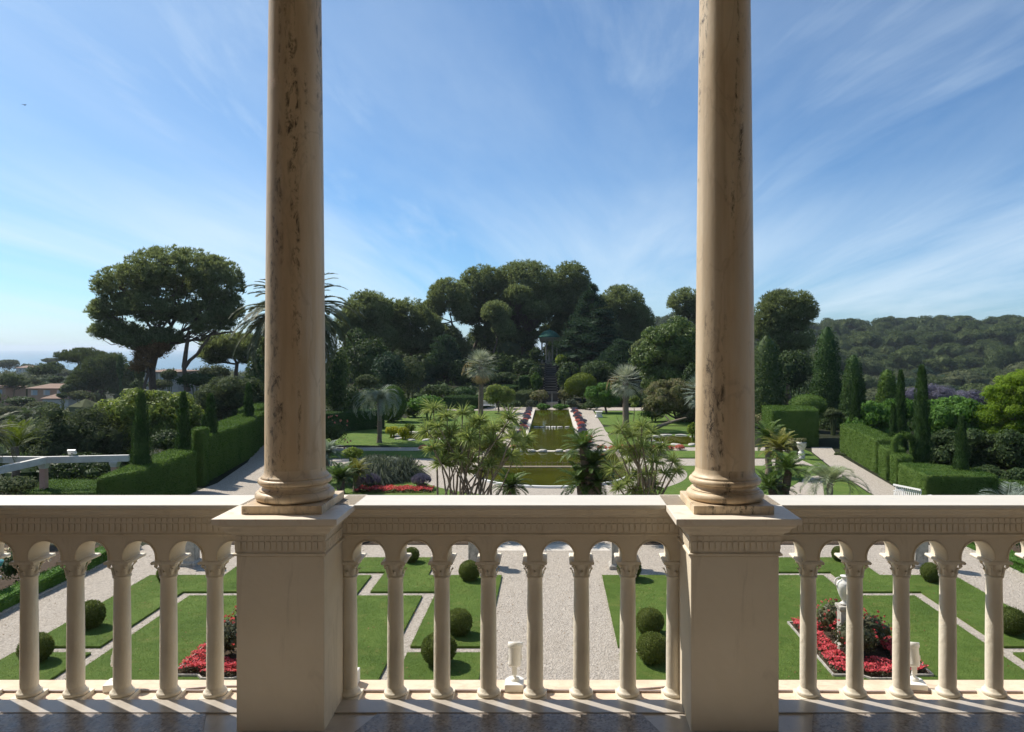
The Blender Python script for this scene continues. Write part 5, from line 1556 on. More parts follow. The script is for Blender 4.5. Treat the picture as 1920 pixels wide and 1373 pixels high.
hl = [(812, 768), (838, 780), (868, 776), (888, 800), (800, 808), (822, 800), (850, 812), (880, 822), (905, 812), (930, 830), (948, 800), (962, 822), (976, 838), (905, 842), (932, 852), (866, 838), (838, 838), (812, 842), (850, 862), (884, 866), (918, 872), (960, 858), (828, 870), (955, 785), (985, 822), (900, 790), (925, 806)]
canes('tall clump of many bare yucca canes with strappy heads, left of the basin', 880, 27, hl, .58, .036, 125, 'yucca', [-1.15, -.7, -.45, -.1, .3, .75, .45], .034)
hr = [(1204, 800), (1185, 818), (1222, 812), (1165, 806), (1240, 838), (1160, 842), (1205, 838), (1180, 866), (1226, 866), (1262, 866), (1150, 880), (1205, 890), (1246, 888), (1268, 884), (1175, 905), (1220, 905), (1190, 920), (1160, 915), (1232, 845), (1210, 822), (1195, 808)]
canes('yellowish branching yucca clump with fine leaves, right of the basin', 1215, 26, hr, .52, .026, 130, 'yucca', [-.25, 0, .15, .3], .04)


# ---- fountain grasses, golden shrubs, oleander
def tussock(label, px, py, Y, R, n=1500, leaf='grassy'):
    x, y, z = at(px, py, Y); q = MB(); u = rdir(n); u[:, 2] = np.abs(u[:, 2]) * 1.2 + .15; D = unit(u); o = np.column_stack([.18 * R * rng.standard_normal((n, 2)), np.zeros(n)])
    L = R * (.8 + .4 * rng.random(n)); S = unit(np.cross(D, rdir(n))); m_ = o + D * (L * .6)[:, None]; D2 = unit(D * [1.1, 1.1, .2] - np.array([0, 0, .75])); tip = m_ + D2 * (L * .55)[:, None]; w = .014 + .006 * rng.random((n, 1))
    V = np.stack([o - S * w, o + S * w, m_ + S * w, m_ - S * w, tip], 1).reshape(-1, 3); i_ = np.arange(n)[:, None] * 5
    q.add(V, (i_ + np.array([[0, 1, 2, 3]])).reshape(-1, 4)); q.add(V, (i_ + np.array([[3, 2, 4]])).reshape(-1, 3))
    q.ball((0, 0, .25 * R), (.5 * R, .5 * R, .4 * R), 2, .1)
    single('fountain_grass', q, M[leaf], label, 'grass', (x, y, 0))


tussock('arching grey green fountain grass clump nearer the stained column', 698, 905, 36.5, 1.5, 2600)
tussock('arching grey fountain grass clump farther right with upright plume top', 738, 898, 37.5, 1.6, 2800)
tussock('low grey grass tuft behind the two big fountain grasses', 705, 870, 40, 1.2, 1600)
bush_px('shrub', 'lime green shrub behind the fountain grass', 'shrub', 660, 850, 22, 14, 41, 'lime', 1000, L=.13)
bush_px('golden_shrub', 'golden yellow clipped shrub right of the grey palm trunk, nearer half', 'shrub', 757, 811, 14, 12, 53, 'gold', 1100, L=.12)
bush_px('golden_shrub', 'golden yellow shrub with greener top behind the clipped one', 'shrub', 735, 808, 16, 10, 54.5, 'gold', 900, L=.13)
bush_px('golden_shrub', 'greenish yellow shrub touching the golden pair from behind', 'shrub', 768, 803, 12, 10, 56, 'lime', 700, L=.13)
t = thing('oleander', 'dark oleander with red flowers beside the stained column', 'shrub', (at(628, 810, 47)[0], 47, 0))
b_ = bush_mesh((1.1, 1.0, 1.1), 1500, .14, .05, lumps=12); b_.V = [v + [0, 0, 1.2] for v in b_.V]; obj('foliage', b_, M['darkleaf'], t)
q = MB()
for d in rdir(22): puff(q, d * [1.1, 1.0, 1.1] + [0, 0, 1.2], .06, 6, .10, .08, core=0)
obj('blossom', q, M['coral'], t)
bush_px('golden_shrub', 'yellow green strappy shrub touching the pinkish column behind the lawn', 'shrub', 1300, 806, 14, 16, 52, 'lime', 800, L=.14)
# small ponds with rocks
for sg, px, py, lb in ((-1, 800, 818, 'pergola'), (1, 1272, 826, 'hill')):
    c = G(px, py); q = MB(); a = np.linspace(0, 2 * PI, 26, endpoint=False)
    q.prism(np.stack([c[0] + 1.9 * np.cos(a) * (1 + .12 * np.sin(3 * a)), c[1] + 2.6 * np.sin(a) * (1 + .1 * np.cos(2 * a))], 1), -.1, .045); struct('small_pond', q, M['pond'])
    for j in range(12):
        aa = j * 2 * PI / 12 + .2; rock('pond_rock', 'flat pale rock at the edge of the small ' + lb + ' side pond', 'rock', (c[0] + 2.1 * math.cos(aa), c[1] + 2.8 * math.sin(aa), .05), (.42 + .2 * rng.random(), .34, .16), j, 'rocks round the small pond on the ' + lb + ' side')
q = MB(); q.tube(path((0, 0, 0), (2.6, -.4, .9), 6, .1), [.16, .15, .13, .11, .09, .05], 8); q.tube(path((1.4, -.2, .45), (1.0, .3, 1.0), 4, .1), .06, 6)
single('fallen_log', q, M['stem'], 'pale leaning driftwood log beside the hill side pond', 'log', (G(1262, 806)[0] - 1.6, G(1262, 806)[1], .1))

# ---- benches, small planters
def bench(label, x, y, z, rz, w=1.5):
    t = thing('bench', label, 'bench', (x, y, z), rz=rz)
    q = MB()
    for j in range(5): q.box(-w / 2, w / 2, -.22 + .095 * j, -.22 + .095 * j + .075, .43, .455)
    obj('seat', q, M['white'], t); q = MB()
    for j in range(int(w / .09)): q.obox((-w / 2 + .06 + j * .09, .27, .70), (1, 0, 0), (0, .98, .2), (0, -.2, .98), .018, .012, .22)
    q.obox((0, .315, .93), (1, 0, 0), (0, .98, .2), (0, -.2, .98), w / 2, .018, .035); q.obox((0, .228, .50), (1, 0, 0), (0, .98, .2), (0, -.2, .98), w / 2, .016, .03)
    obj('backrest', q, M['white'], t)
    for s_ in (-1, 1):
        q = MB(); q.box(s_ * w / 2 - .03, s_ * w / 2 + .03, -.24, -.18, 0, .66); obj('leg', q, M['white'], t)
        q = MB(); q.box(s_ * w / 2 - .03, s_ * w / 2 + .03, .22, .28, 0, .62); obj('leg', q, M['white'], t)
        q = MB(); q.box(s_ * w / 2 - .035, s_ * w / 2 + .035, -.27, .30, .6601, .695); obj('armrest', q, M['white'], t)
    return t


bench('white slatted bench facing the path at the bottom of the right hedge', 14.5, 30.1, 0, 2.0, 1.3)
c = G(915, 768); bench('white bench in the shade behind the citrus tree on the left lawn', c[0], 79.2, 0, 0, 1.6)
for lb, px, py in (('small stone planter box on the lawn right of the walk', 1123, 783),):
    c = G(px, py); pedestal(lb, (c[0], c[1], .03), .55, .28, 'whitestone')
c = at(1503, 836, 44)
t = thing('glazed_urn', 'white urn with reddish plant at the end of the right lawn', 'urn', (c[0], 44, c[2] - .35))
q = MB(); q.lathe([(.18, -.6), (.2, -.02), (.12, .02), (.12, .08), (.2, .2), (.27, .34), (.26, .5), (.3, .54), (.25, .55)], seg=24); obj('bowl', q, M['whitestone'], t)
b_ = bush_mesh((.32, .3, .16), 300, .12, .05, lumps=6); b_.V = [v + [0, 0, .68] for v in b_.V]; obj('plant', b_, M['photinia'], t)

# =================================================================== LEFT SIDE: hedges, cypresses, pergola, valley
ZL = -.9
hedge('big flat topped clipped hedge carrying a pencil cypress, in front of the shaded path', [(-16.25, 26.7), (-15.6, 27.9), (-16.15, 34.0), (-17.5, 34.3), (-17.0, 30.5)], 2.75, ZL, 'hedge', 300, .085, round_=.14)
hedge('long dark clipped hedge running along the shaded side of the curved path', [(-17.0, 36.4), (-16.75, 36.5), (-17.9, 44.5), (-19.6, 51), (-20.6, 51), (-19.6, 44.5), (-18.2, 36.6)], 3.0, -.8, 'hedge', 240, .09, round_=.14)
hedge('far end of the clipped hedge against the stained column', [(-20.2, 51.5), (-22, 58), (-23.2, 58), (-21.6, 51.5)], 3.1, -.8, 'hedge', 160, .10)
hedge('narrow upright hedge pillar between the two large hedges', [(-16.9, 35.2), (-16.4, 35.2), (-16.5, 36.0), (-17.1, 36.0)], 3.5, -.8, 'hedge', 260, .08)
hedge('low sunlit clipped hedge under the pergola beams', [(-22.5, 31.2), (-18.0, 31.2), (-18.2, 34.0), (-23.0, 34.2)], 1.8, -1.3, 'hedge', 220, .085)
bush_px('shrub', 'grey green shrub at the lower left edge below the pergola', 'shrub', 28, 912, 46, 24, 25, 'olive', 1600, L=.09)


def cypress(label, px, Y, top_py, base_py, half, leaf='cypress', group='pencil cypresses along the hedges', n=3000, shape='pencil', L=None, z0=None):
    k = Y / F; x = (px - VX) * k; zt = at(px, top_py, Y)[2]; zb = at(px, base_py, Y)[2] - .3; zb = min(zb, zt - 1) if z0 is None else z0
    t = thing('cypress', label, 'cypress', (x, Y, zb), group)
    H = zt - zb; R = half * k
    def rad(s):
        if shape == 'pencil': return R * (np.minimum(1, .55 + s * 2.2)) * np.clip((1 - s), 0, 1) ** .42 * (1 - .12 * s)
        return R * np.clip(1.02 - .62 * s, 0, 1) * np.clip((1 - s) * 9, 0, 1) ** .5
    s = 1 - np.sqrt(rng.random(n)) * .999 if shape != 'pencil' else rng.random(n); a = rng.random(n) * 2 * PI
    lump = 1 + (.16 if shape == 'pencil' else .05) * np.sin(a * 3 + s * 17) + .08 * np.sin(a * 5 - s * 31)
    r = rad(s) * lump * (.86 + .2 * rng.random(n)); P = np.column_stack([r * np.cos(a), r * np.sin(a), s * H])
    o = np.column_stack([np.cos(a), np.sin(a), np.zeros(n)])
    q = MB(); L = L or .0042 * Y
    if shape == 'pencil': D = unit(o * .35 + np.array([0, 0, 1.0]) + .3 * rdir(n))
    else: D = unit(np.cross(unit(o + .7 * rdir(n)), rdir(n)) + .5 * o)
    S = unit(np.cross(D, o + .6 * rdir(n))); q.leaves(P, D, S, L * (.7 + .6 * rng.random(n)), L * (.3 if shape == 'pencil' else .5))
    z = np.linspace(0, .99, 12); q.lathe([(max(.02, float(rad(np.array(v))) * .84), v * H) for v in z], seg=14)
    obj('crown', q, M[leaf], t); q = MB(); q.tube([(0, 0, -.5), (0, 0, H * .3)], [.09, .05], 7); obj('trunk', q, M['bark'], t)


cypress('pencil cypress standing on the big flat topped hedge', 265, 30, 737, 888, 20)
cypress('pencil cypress behind the flat hedge, second from the pergola', 344, 34.5, 738, 846, 13)
cypress('pencil cypress at the head of the long dark hedge', 395, 38, 742, 822, 12)
cypress('distant thin pencil cypress near the stained column', 466, 47, 722, 795, 9)
cypress('small thin cypress beside the hedge pillar', 383, 36.5, 782, 850, 7, n=1500)

# pergola
P_ = thing('pergola', 'white concrete pergola beams on pinkish posts at the left edge', 'pergola', (-21.7, 32, -1.4))
o_ = np.array([-21.7, 32, -1.4])
zb_ = 1.72 + 1.4
for a, b in (((0, 0), (3.3, .55)), ((0, 0), (-9.0, .4)), ((.05, -.10), (.25, -14.0))):
    q = MB(); q.beam((a[0], a[1], zb_), (b[0], b[1], zb_), .20, .28); obj('beam', q, M['concrete'], P_, bevel=.01)
for x, y in ((-.02, -.02), (2.75, .45)):
    q = MB(); q.box(x - .12, x + .12, y - .12, y + .12, -1.5, zb_ - .36); obj('post', q, M['pinkpost'], P_, bevel=.01)
    q = MB(); q.square([(.125, zb_ - .36), (.14, zb_ - .30), (.17, zb_ - .2), (.17, zb_ - .1405)], c=(x, y, 0)); obj('post_cap', q, M['concrete'], P_)
c = at(135, 846, 32.3)
t = thing('garden_floodlight', 'small white floodlight clamped on top of the pergola beam', 'floodlight', (c[0], 32.3, 1.86))
q = MB(); q.obox((0, 0, .16), (1, 0, 0), (0, .9, .4), (0, -.4, .9), .17, .04, .10); obj('lamp_head', q, M['white_plastic'], t)
q = MB(); q.box(-.03, .03, -.03, .03, 0, .12); obj('bracket', q, M['greystone'], t)

# near left trees
crown_tree('olive_tree', 'broad grey green olive like bush tree filling the left slope', 'tree', 44, 135,
           [(135, 805, 62, 52), (90, 830, 50, 40), (180, 830, 46, 44), (130, 850, 70, 30)], 'olive', 'bark', pr=.8, per=330, L=.17, W=.07, mode='leaf', trunk_r=.2, flat=.85, core=.72, fork=.2, up=.2)
crown_tree('broadleaf_tree', 'sunlit yellow green broadleaf tree behind the pencil cypresses', 'tree', 46, 275,
           [(270, 770, 66, 42), (215, 790, 40, 36), (330, 775, 44, 36), (255, 820, 56, 30), (330, 815, 44, 34), (190, 815, 30, 24)], 'fig', 'bark', pr=.75, per=240, L=.21, W=.13, mode='leaf', trunk_r=.22, flat=.8, core=.7, fork=.2, up=.3)
crown_tree('olive_tree', 'grey leaved tree between the sunlit tree and the stained column', 'tree', 58, 430,
           [(425, 740, 52, 30), (460, 745, 34, 36), (400, 765, 40, 28), (450, 790, 40, 30)], 'olive', 'bark', pr=.8, per=280, L=.2, W=.085, mode='leaf', trunk_r=.2, flat=.8, core=.72, fork=.2)
bush_px('shrub', 'dark shrub mass beneath the pergola and the olive bush', 'shrub', 150, 880, 80, 40, 38, 'darkleaf', 2600, L=.14, lumps=18, lump_r=.34)
bush_px('shrub', 'dark evergreen shrub behind the pencil cypress at the path', 'shrub', 320, 830, 44, 30, 41, 'darkleaf', 1800, L=.14)
bush_px('shrub', 'dark evergreen mass hiding the foot of the date palm', 'shrub', 490, 720, 36, 90, 62, 'darkleaf', 3600, L=.2, lumps=16)
bush_px('shrub', 'dark tall evergreen behind the date palm trunk', 'shrub', 560, 720, 44, 110, 66, 'darkleaf', 3600, L=.2, lumps=16)
bush_px('shrub', 'dark thicket under the lone spreading pine', 'shrub', 370, 715, 44, 18, 76, 'darkleaf', 1500, L=.24)

# ---- valley trees on the left
V_ = 'trees scattered over the valley below the garden'
crown_tree('umbrella_pine', 'umbrella pine with flat spreading top against the sea', 'tree', 165, 138,
           [(150, 668, 40, 12), (135, 672, 24, 8), (172, 678, 28, 12)], 'hillpine', 'bark', pr=1.5, per=200, L=.55, W=.16, trunk_r=.3, flat=.5, group=V_, fork=.7)
crown_tree('pine_tree', 'big dark rounded tree right below the umbrella pine', 'tree', 150, 195,
           [(195, 695, 38, 32), (170, 712, 30, 26), (220, 715, 28, 30), (150, 720, 20, 20)], 'hillpine', 'bark', pr=1.5, per=220, L=.5, W=.15, trunk_r=.35, flat=.75, group=V_, fork=.3)
vt = [('dark pine above the ochre villa', 80, 695, 34, 18, 190, 'hillpine'), ('rounded tree behind the villa roof ridge', 100, 690, 22, 14, 205, 'hillpine'), ('dark bushy tree at the left edge above the villa', 22, 716, 30, 20, 160, 'hillpine'),
      ('low dark tree at the right wall of the ochre villa', 128, 730, 18, 14, 148, 'darkleaf'), ('dark shrub below the ochre villa wall', 40, 752, 32, 10, 135, 'darkleaf'), ('grey green shrub under the villa terrace', 75, 762, 34, 10, 122, 'hillgrey'),
      ('grey shrub near the left edge in the valley', 20, 770, 30, 10, 110, 'hillgrey'), ('olive toned tree between villa and sunlit tree', 150, 742, 22, 12, 120, 'hillgrey'), ('dark tree half hidden by the lone pine trunk', 245, 700, 22, 28, 140, 'hillpine'),
      ('thin dark cypress like tree by the pale house', 226, 690, 6, 30, 138, 'cypress'), ('hazy tree clump on the headland at the left edge', 14, 684, 26, 12, 420, 'hillgrey'), ('second hazy tree clump on the headland', 52, 690, 16, 9, 420, 'hillgrey'),
      ('low hazy trees on the shore right of the headland house', 95, 676, 18, 5, 400, 'hillgrey'), ('hazy trees above the shore behind the umbrella pine trunk', 120, 700, 20, 8, 330, 'hillgrey'), ('dark shrub between the ochre villa and the umbrella trees', 105, 712, 16, 8, 170, 'darkleaf'),
      ('brownish shrub left of the ochre villa roof', 58, 716, 18, 8, 175, 'hillgrey'), ('valley tree under the lone pine, by the white house', 262, 722, 16, 14, 120, 'darkleaf'), ('pale valley shrub behind the sunlit tree', 300, 722, 26, 12, 110, 'hillgrey'), ('grey thicket right of the lone pine trunks', 400, 700, 34, 22, 96, 'hillgrey'),
      ('grey green tree in front of the pale house', 318, 704, 16, 14, 100, 'olive'), ('dark slender tree at the left corner of the pale house', 262, 700, 9, 20, 104, 'hillpine'), ('dark thicket between the ochre villa roof and its lower wing', 118, 742, 10, 6, 140, 'darkleaf')]
for lb, px, py, rx, ry, Y, m_ in vt:
    bush_px('tree', lb, 'tree', px, py, rx, ry, Y, m_, 1300, L=.0032 * Y, W=.0016 * Y, group=V_, lumps=12, lump_r=.4)
# far slopes: low continuous scrub as one mass
def far_scatter(name, label, rows, leaf, L, per, seed):
    q = MB()
    for (x, y, r) in rows:
        z = hz(x, y); puff(q, (x, y, z + r * .55), (r, r, r * .8), per, L * r, L * r * .4, 'needle', .4, .78, .7)
    o = struct(name, q, M[leaf], kind='stuff'); o['label'] = label


rows = []
for _ in range(900):
    y = 110 + 640 * rng.random() ** 1.3; x = y * rng.uniform(-.82, -.02) - 4
    if y > 105 and not (abs(x + 103) < 8 and abs(y - 150) < 8): rows.append((x, y, rng.uniform(1.6, 3.2) * (1 + y / 500)))
rows = [r for r in rows if not (-150 < r[0] < -60 and 118 < r[1] < 158)]
far_scatter('valley_scrub', 'far scrub and woodland covering the valley towards the sea', rows, 'hillgrey', .16, 46, 3)
rows = []
for _ in range(900):
    y = rng.uniform(24, 112); x = -rng.uniform(16, 75)
    if x < -.36 * y - 9 and not (x > -32 and y < 34): rows.append((x, y, rng.uniform(.7, 1.5)))
far_scatter('slope_scrub', 'dark scrub covering the slope below the left hedges', rows, 'darkleaf', .2, 60, 4)
rows = []
for _ in range(760):
    y = rng.uniform(83, 150); x = rng.uniform(-46, 46)
    if not (abs(x) < 1.9 and y < 113): rows.append((x, y, rng.uniform(.5, 1.3)))
for _ in range(160):
    y = rng.uniform(60, 110); x = rng.uniform(19, 60)
    if x > .22 * y + 4: rows.append((x, y, rng.uniform(.7, 1.4)))
far_scatter('mound_scrub', 'dark undergrowth covering the mound under the grove', rows, 'darkleaf', .22, 60, 5)

# ---- houses
def house(label, px0, px1, py_eave, py_base, Y, dy, wall, ridge_py, wins, hip=.25, rz=0.0, group='villas in the valley'):
    k = Y / F; xm = ((px0 + px1) / 2 - VX) * k; w = (px1 - px0) * k; zb = at(0, py_base, Y)[2]; h = at(0, py_eave, Y)[2] - zb; zr = at(0, ridge_py, Y)[2] - zb
    t = thing('house', label, 'house', (xm, Y, zb), group, rz)
    q = MB(); q.box(-w / 2, w / 2, 0, dy, -3, h); obj('wall', q, M[wall], t)
    e = .35; q = MB(); a = w / 2 + e; r_ = w / 2 * (1 - hip * 2)
    V = [(-a, -e, h - .05), (a, -e, h - .05), (a, dy + e, h - .05), (-a, dy + e, h - .05), (-r_, dy / 2, zr), (r_, dy / 2, zr), (-a, -e, h + .08), (a, -e, h + .08), (a, dy + e, h + .08), (-a, dy + e, h + .08)]
    q.add(V, [[3, 2, 1, 0], [0, 1, 7, 6], [1, 2, 8, 7], [2, 3, 9, 8], [3, 0, 6, 9], [6, 7, 5, 4], [8, 9, 4, 5], [7, 8, 5], [9, 6, 4]]); obj('roof', q, M['terracotta'], t)
    for (wx, wz, ww, wh) in wins:
        q = MB(); q.box(wx * w - ww / 2, wx * w + ww / 2, -.06, .02, wz * h - wh / 2, wz * h + wh / 2); f_ = obj('window', q, M['shutter'], t)
        q = MB(); q.box(wx * w - ww * .9, wx * w - ww / 2 - .01, -.05, .0, wz * h - wh / 2, wz * h + wh / 2); obj('shutter', q, M['pale_wall'], f_)
    return t


house('ochre villa with tiled hip roof in the valley', 52, 130, 729, 744, 150, 7, 'orange_wall', 721, [(-.32, .5, .9, 1.0), (-.02, .5, .9, 1.0), (.3, .5, .9, 1.0)])
house('lower wing with tiled roof in front of the ochre villa', 80, 128, 748, 760, 146, 4, 'pale_wall', 740, [(-.3, .4, .8, .7)])
house('pale hazy house on the headland near the sea', 30, 60, 690, 700, 400, 9, 'pale_wall', 686, [(-.25, .5, 1.2, 1.2), (.2, .5, 1.2, 1.2)])
house('pale house half hidden behind the lone spreading pine', 270, 334, 698, 722, 118, 7, 'grey_wall', 694, [(-.3, .6, .8, 1.3), (.05, .6, .8, 1.3), (.32, .6, .8, 1.3)])
house('small ochre house cut by the left edge', -40, 11, 728, 742, 158, 6, 'orange_wall', 724, [(.3, .5, .8, .9)])
house('villa with red tiled roof glimpsed between the left pines', 728, 790, 668, 690, 150, 9, 'orange_wall', 654, [(-.2, .6, .8, 1.2)])

# =================================================================== RIGHT SIDE
hedge('long clipped hedge along the right path, sloping down towards the viewer', [(18.1, 47.0), (17.35, 42.2), (16.85, 38.9), (18.1, 38.7), (18.6, 42.0), (19.4, 47.0)], 1.75, 0, 'hedge', 260, .085)
hedge('short rounded hedge pillar beyond the gap in the right hedge', [(16.7, 38.3), (16.45, 36.8), (17.3, 36.6), (17.6, 38.2)], 1.55, 0, 'hedge', 300, .08)
hedge('taller narrow hedge pillar next to the topiary arch', [(16.4, 36.3), (16.2, 35.2), (16.9, 35.1), (17.2, 36.2)], 1.40, 0, 'hedge', 300, .08)
hedge('near stretch of the right hedge in full sun with a cypress behind', [(16.15, 34.9), (15.9, 33.2), (15.8, 31.6), (18.6, 31.2), (18.9, 33.0), (17.3, 34.8)], 1.15, 0, 'hedge', 320, .075)
hedge('lowest flat hedge at the right end with shadowed front', [(18.6, 33.0), (18.5, 31.4), (21.0, 31.2), (21.2, 32.8)], .72, 0, 'hedge', 300, .08)
t = thing('topiary_arch', 'small clipped topiary arch rising over the hedge pillars', 'topiary', (17.2, 36.6, 0))
q = MB()
for s_ in (-1, 1):
    q.tube([(s_ * .42, 0, 0), (s_ * .44, 0, 1.9)], .14, 8)
q.tube([(.44 * math.cos(a), 0, 1.9 + .36 * math.sin(a)) for a in np.linspace(0, PI, 9)], .14, 8)
A = np.concatenate([[(s_ * .43, 0, z) for z in np.linspace(0, 1.9, 60)] for s_ in (-1, 1)] + [[(.44 * math.cos(a), 0, 1.9 + .36 * math.sin(a)) for a in np.linspace(0, PI, 40)]])
Pn = np.repeat(A, 10, 0); u = rdir(len(Pn)); Pn = Pn + u * .15; D = unit(u * .4 + rdir(len(Pn))); q.leaves(Pn, D, unit(np.cross(D, u)), .09, .05)
obj('foliage', q, M['hedge'], t)
hedge('tall clipped block hedge with shadowed face at the end of the right path', [(17.6, 49.4), (14.6, 49.8), (15.0, 53.5), (18.4, 53.0)], 2.4, 0, 'hedge', 200, .09)
dome('dome_topiary', 'round clipped dome on the tall block hedge', 1515, 760, 34, 20, 54, 'hedge', 2600)
bush_px('shrub', 'grey green domed shrub beside the tall block hedge', 'shrub', 1562, 778, 22, 16, 56, 'olive', 900, L=.12)
bush_px('shrub', 'low grey cushion shrub at the foot of the long right hedge', 'shrub', 1576, 854, 14, 8, 45.5, 'olive', 600, L=.09)
bush_px('photinia_shrub', 'reddish shrub just right of the pinkish column', 'shrub', 1448, 792, 36, 22, 55, 'photinia', 1800, L=.15)
bush_px('photinia_shrub', 'reddish grey shrub beside the golden cycad', 'shrub', 1488, 836, 22, 18, 46, 'photinia', 1100, L=.12)
G2 = 'broad clipped cypress cones beyond the right hedge'
cypress('tallest broad cypress cone, dark, near the pinkish column', 1551, 62, 611, 790, 34, 'cypress', G2, 6500, 'cone', .2)
cypress('second broad cypress cone, right of the tallest', 1600, 57, 664, 790, 25, 'cypress', G2, 5000, 'cone', .19)
cypress('ivy leaved green cone directly beside the pinkish column', 1438, 60, 628, 790, 40, 'darkleaf', G2, 5000, 'cone', .22)
cypress('shorter blunt cypress cone far behind the pencil cypresses', 1664, 66, 692, 770, 22, 'hedge', G2, 4000, 'cone', .2)
cypress('small pencil cypress in front of the second broad cone', 1604, 50, 714, 800, 10, 'cypress', n=2200)
cypress('pencil cypress behind the right hedge, left of the tallest pencil one', 1689, 41, 697, 850, 12, 'cypress')
cypress('tallest pencil cypress behind the right hedge', 1728, 36.5, 688, 880, 19, 'cypress', n=4500)
cypress('short pencil cypress at the right end of the near hedge', 1803, 33, 783, 912, 15, 'cypress')
cypress('thin short cypress between hedge and tall pencil cypress', 1675, 40, 760, 850, 8, 'cypress', n=1500)
# right trees and bushes
crown_tree('broadleaf_tree', 'bright green drooping leaved tree behind the long right hedge', 'tree', 50, 1665,
           [(1640, 785, 40, 26), (1680, 775, 36, 28), (1620, 800, 26, 22), (1660, 815, 44, 26)], 'bright', 'bark', pr=.6, per=230, L=.26, W=.09, mode='leaf', trunk_r=.15, flat=.85, core=.72, fork=.2, droop=.7)
crown_tree('broadleaf_tree', 'bright topped tree with grey green sides behind the tallest pencil cypress', 'tree', 46, 1800,
           [(1790, 775, 54, 26), (1760, 790, 40, 30), (1840, 800, 46, 34), (1800, 820, 60, 36)], 'bright', 'bark', pr=.65, per=230, L=.20, W=.10, mode='leaf', trunk_r=.16, flat=.8, core=.72, fork=.2)
crown_tree('broadleaf_tree', 'dark glossy tree mass right of the tallest pencil cypress', 'tree', 42, 1815,
           [(1775, 845, 46, 40), (1840, 850, 50, 46), (1800, 885, 60, 30), (1890, 870, 40, 50)], 'darkleaf', 'bark', pr=.6, per=230, L=.19, W=.10, mode='leaf', trunk_r=.16, flat=.8, core=.72, fork=.2)
crown_tree('feathery_tree', 'yellow green feathery tree at the right edge', 'tree', 44, 1925,
           [(1930, 722, 62, 38), (1885, 745, 40, 28), (1895, 780, 56, 34), (1940, 790, 60, 50), (1880, 812, 44, 24)], 'mimosa', 'bark', pr=.46, per=230, L=.15, W=.055, mode='leaf', trunk_r=.2, flat=.6, core=.5, fork=.3, up=.4)
crown_tree('broadleaf_tree', 'dark tree under the feathery one at the right edge', 'tree', 40, 1935,
           [(1930, 860, 40, 50), (1900, 840, 30, 34)], 'darkleaf', 'bark', pr=.55, per=220, L=.17, W=.09, mode='leaf', trunk_r=.14, flat=.8, core=.72, fork=.2)
crown_tree('jacaranda_tree', 'violet flowering jacaranda behind the pencil cypresses', 'tree', 82, 1770,
           [(1755, 738, 40, 15), (1712, 742, 18, 12), (1820, 745, 34, 12), (1780, 762, 50, 14)], 'jacaranda', 'bark', pr=.8, per=210, L=.22, W=.09, mode='leaf', trunk_r=.2, flat=.6, core=.55, fork=.3)
bush_px('shrub', 'pale grey shrub patch between the broad cones and the pencil cypresses', 'shrub', 1640, 762, 24, 16, 90, 'olive', 900)
bush_px('shrub', 'dark shrub closing the gap behind the long right hedge', 'shrub', 1560, 800, 30, 22, 60, 'darkleaf', 1400)
bush_px('shrub', 'dark undergrowth beside the near right hedge', 'shrub', 1760, 900, 40, 22, 36, 'darkleaf', 1200, L=.13)
bush_px('shrub', 'dark undergrowth behind the lowest flat hedge', 'shrub', 1850, 895, 44, 26, 36, 'darkleaf', 1500, L=.13)
bush_px('shrub', 'dark undergrowth at the right edge beyond the lowest hedge', 'shrub', 1910, 900, 40, 26, 33, 'darkleaf', 1400, L=.13)

# =================================================================== WOODED HILL
def hill_tree(seed, leaf, flat):
    q = MB(); n = 11
    for j in range(n):
        d = rdir(1)[0]; d[2] = abs(d[2]) * 1.0 - .1; r = .34 + .24 * rng.random()
        p = d * [.66, .66, .36 if flat else .55] + [0, 0, 1.0 if flat else .78]
        puff(q, p, (r, r, r * (.6 if flat else .8)), 170, .11, .06, 'leaf', .35, .95, .8, .8)
    q.tube([(0, 0, -.5), (0, 0, .8)], [.07, .05], 6)
    m = q.mesh('hill_tree'); m.materials.append(M[leaf]); return m


ht = [hill_tree(j, ('hillpine', 'cedar', 'hillgrey', 'hillpine', 'olive')[j], j % 2 == 0) for j in range(5)]
cand = []
for _ in range(60000):
    y = 205 + 420 * rng.random() ** .85; ta = rng.uniform(.10, .82); x = ta * y
    cand.append((y, x))
acc = []; cell = {}
for y, x in sorted(cand, key=lambda c: rng.random()):
    r = rng.choice([2.2, 2.8, 3.6, 4.6, 6.0]) * rng.uniform(.85, 1.15) * (1 + (y - 200) / 1400); kx, ky = int(x / 8), int(y / 8); ok = True
    for a in range(kx - 1, kx + 2):
        for b in range(ky - 1, ky + 2):
            for (X2, Y2, r2) in cell.get((a, b), ()):
                if (x - X2) ** 2 + (y - Y2) ** 2 < (.72 * (r + r2)) ** 2: ok = False
    if ok: cell.setdefault((kx, ky), []).append((x, y, r)); acc.append((x, y, r))
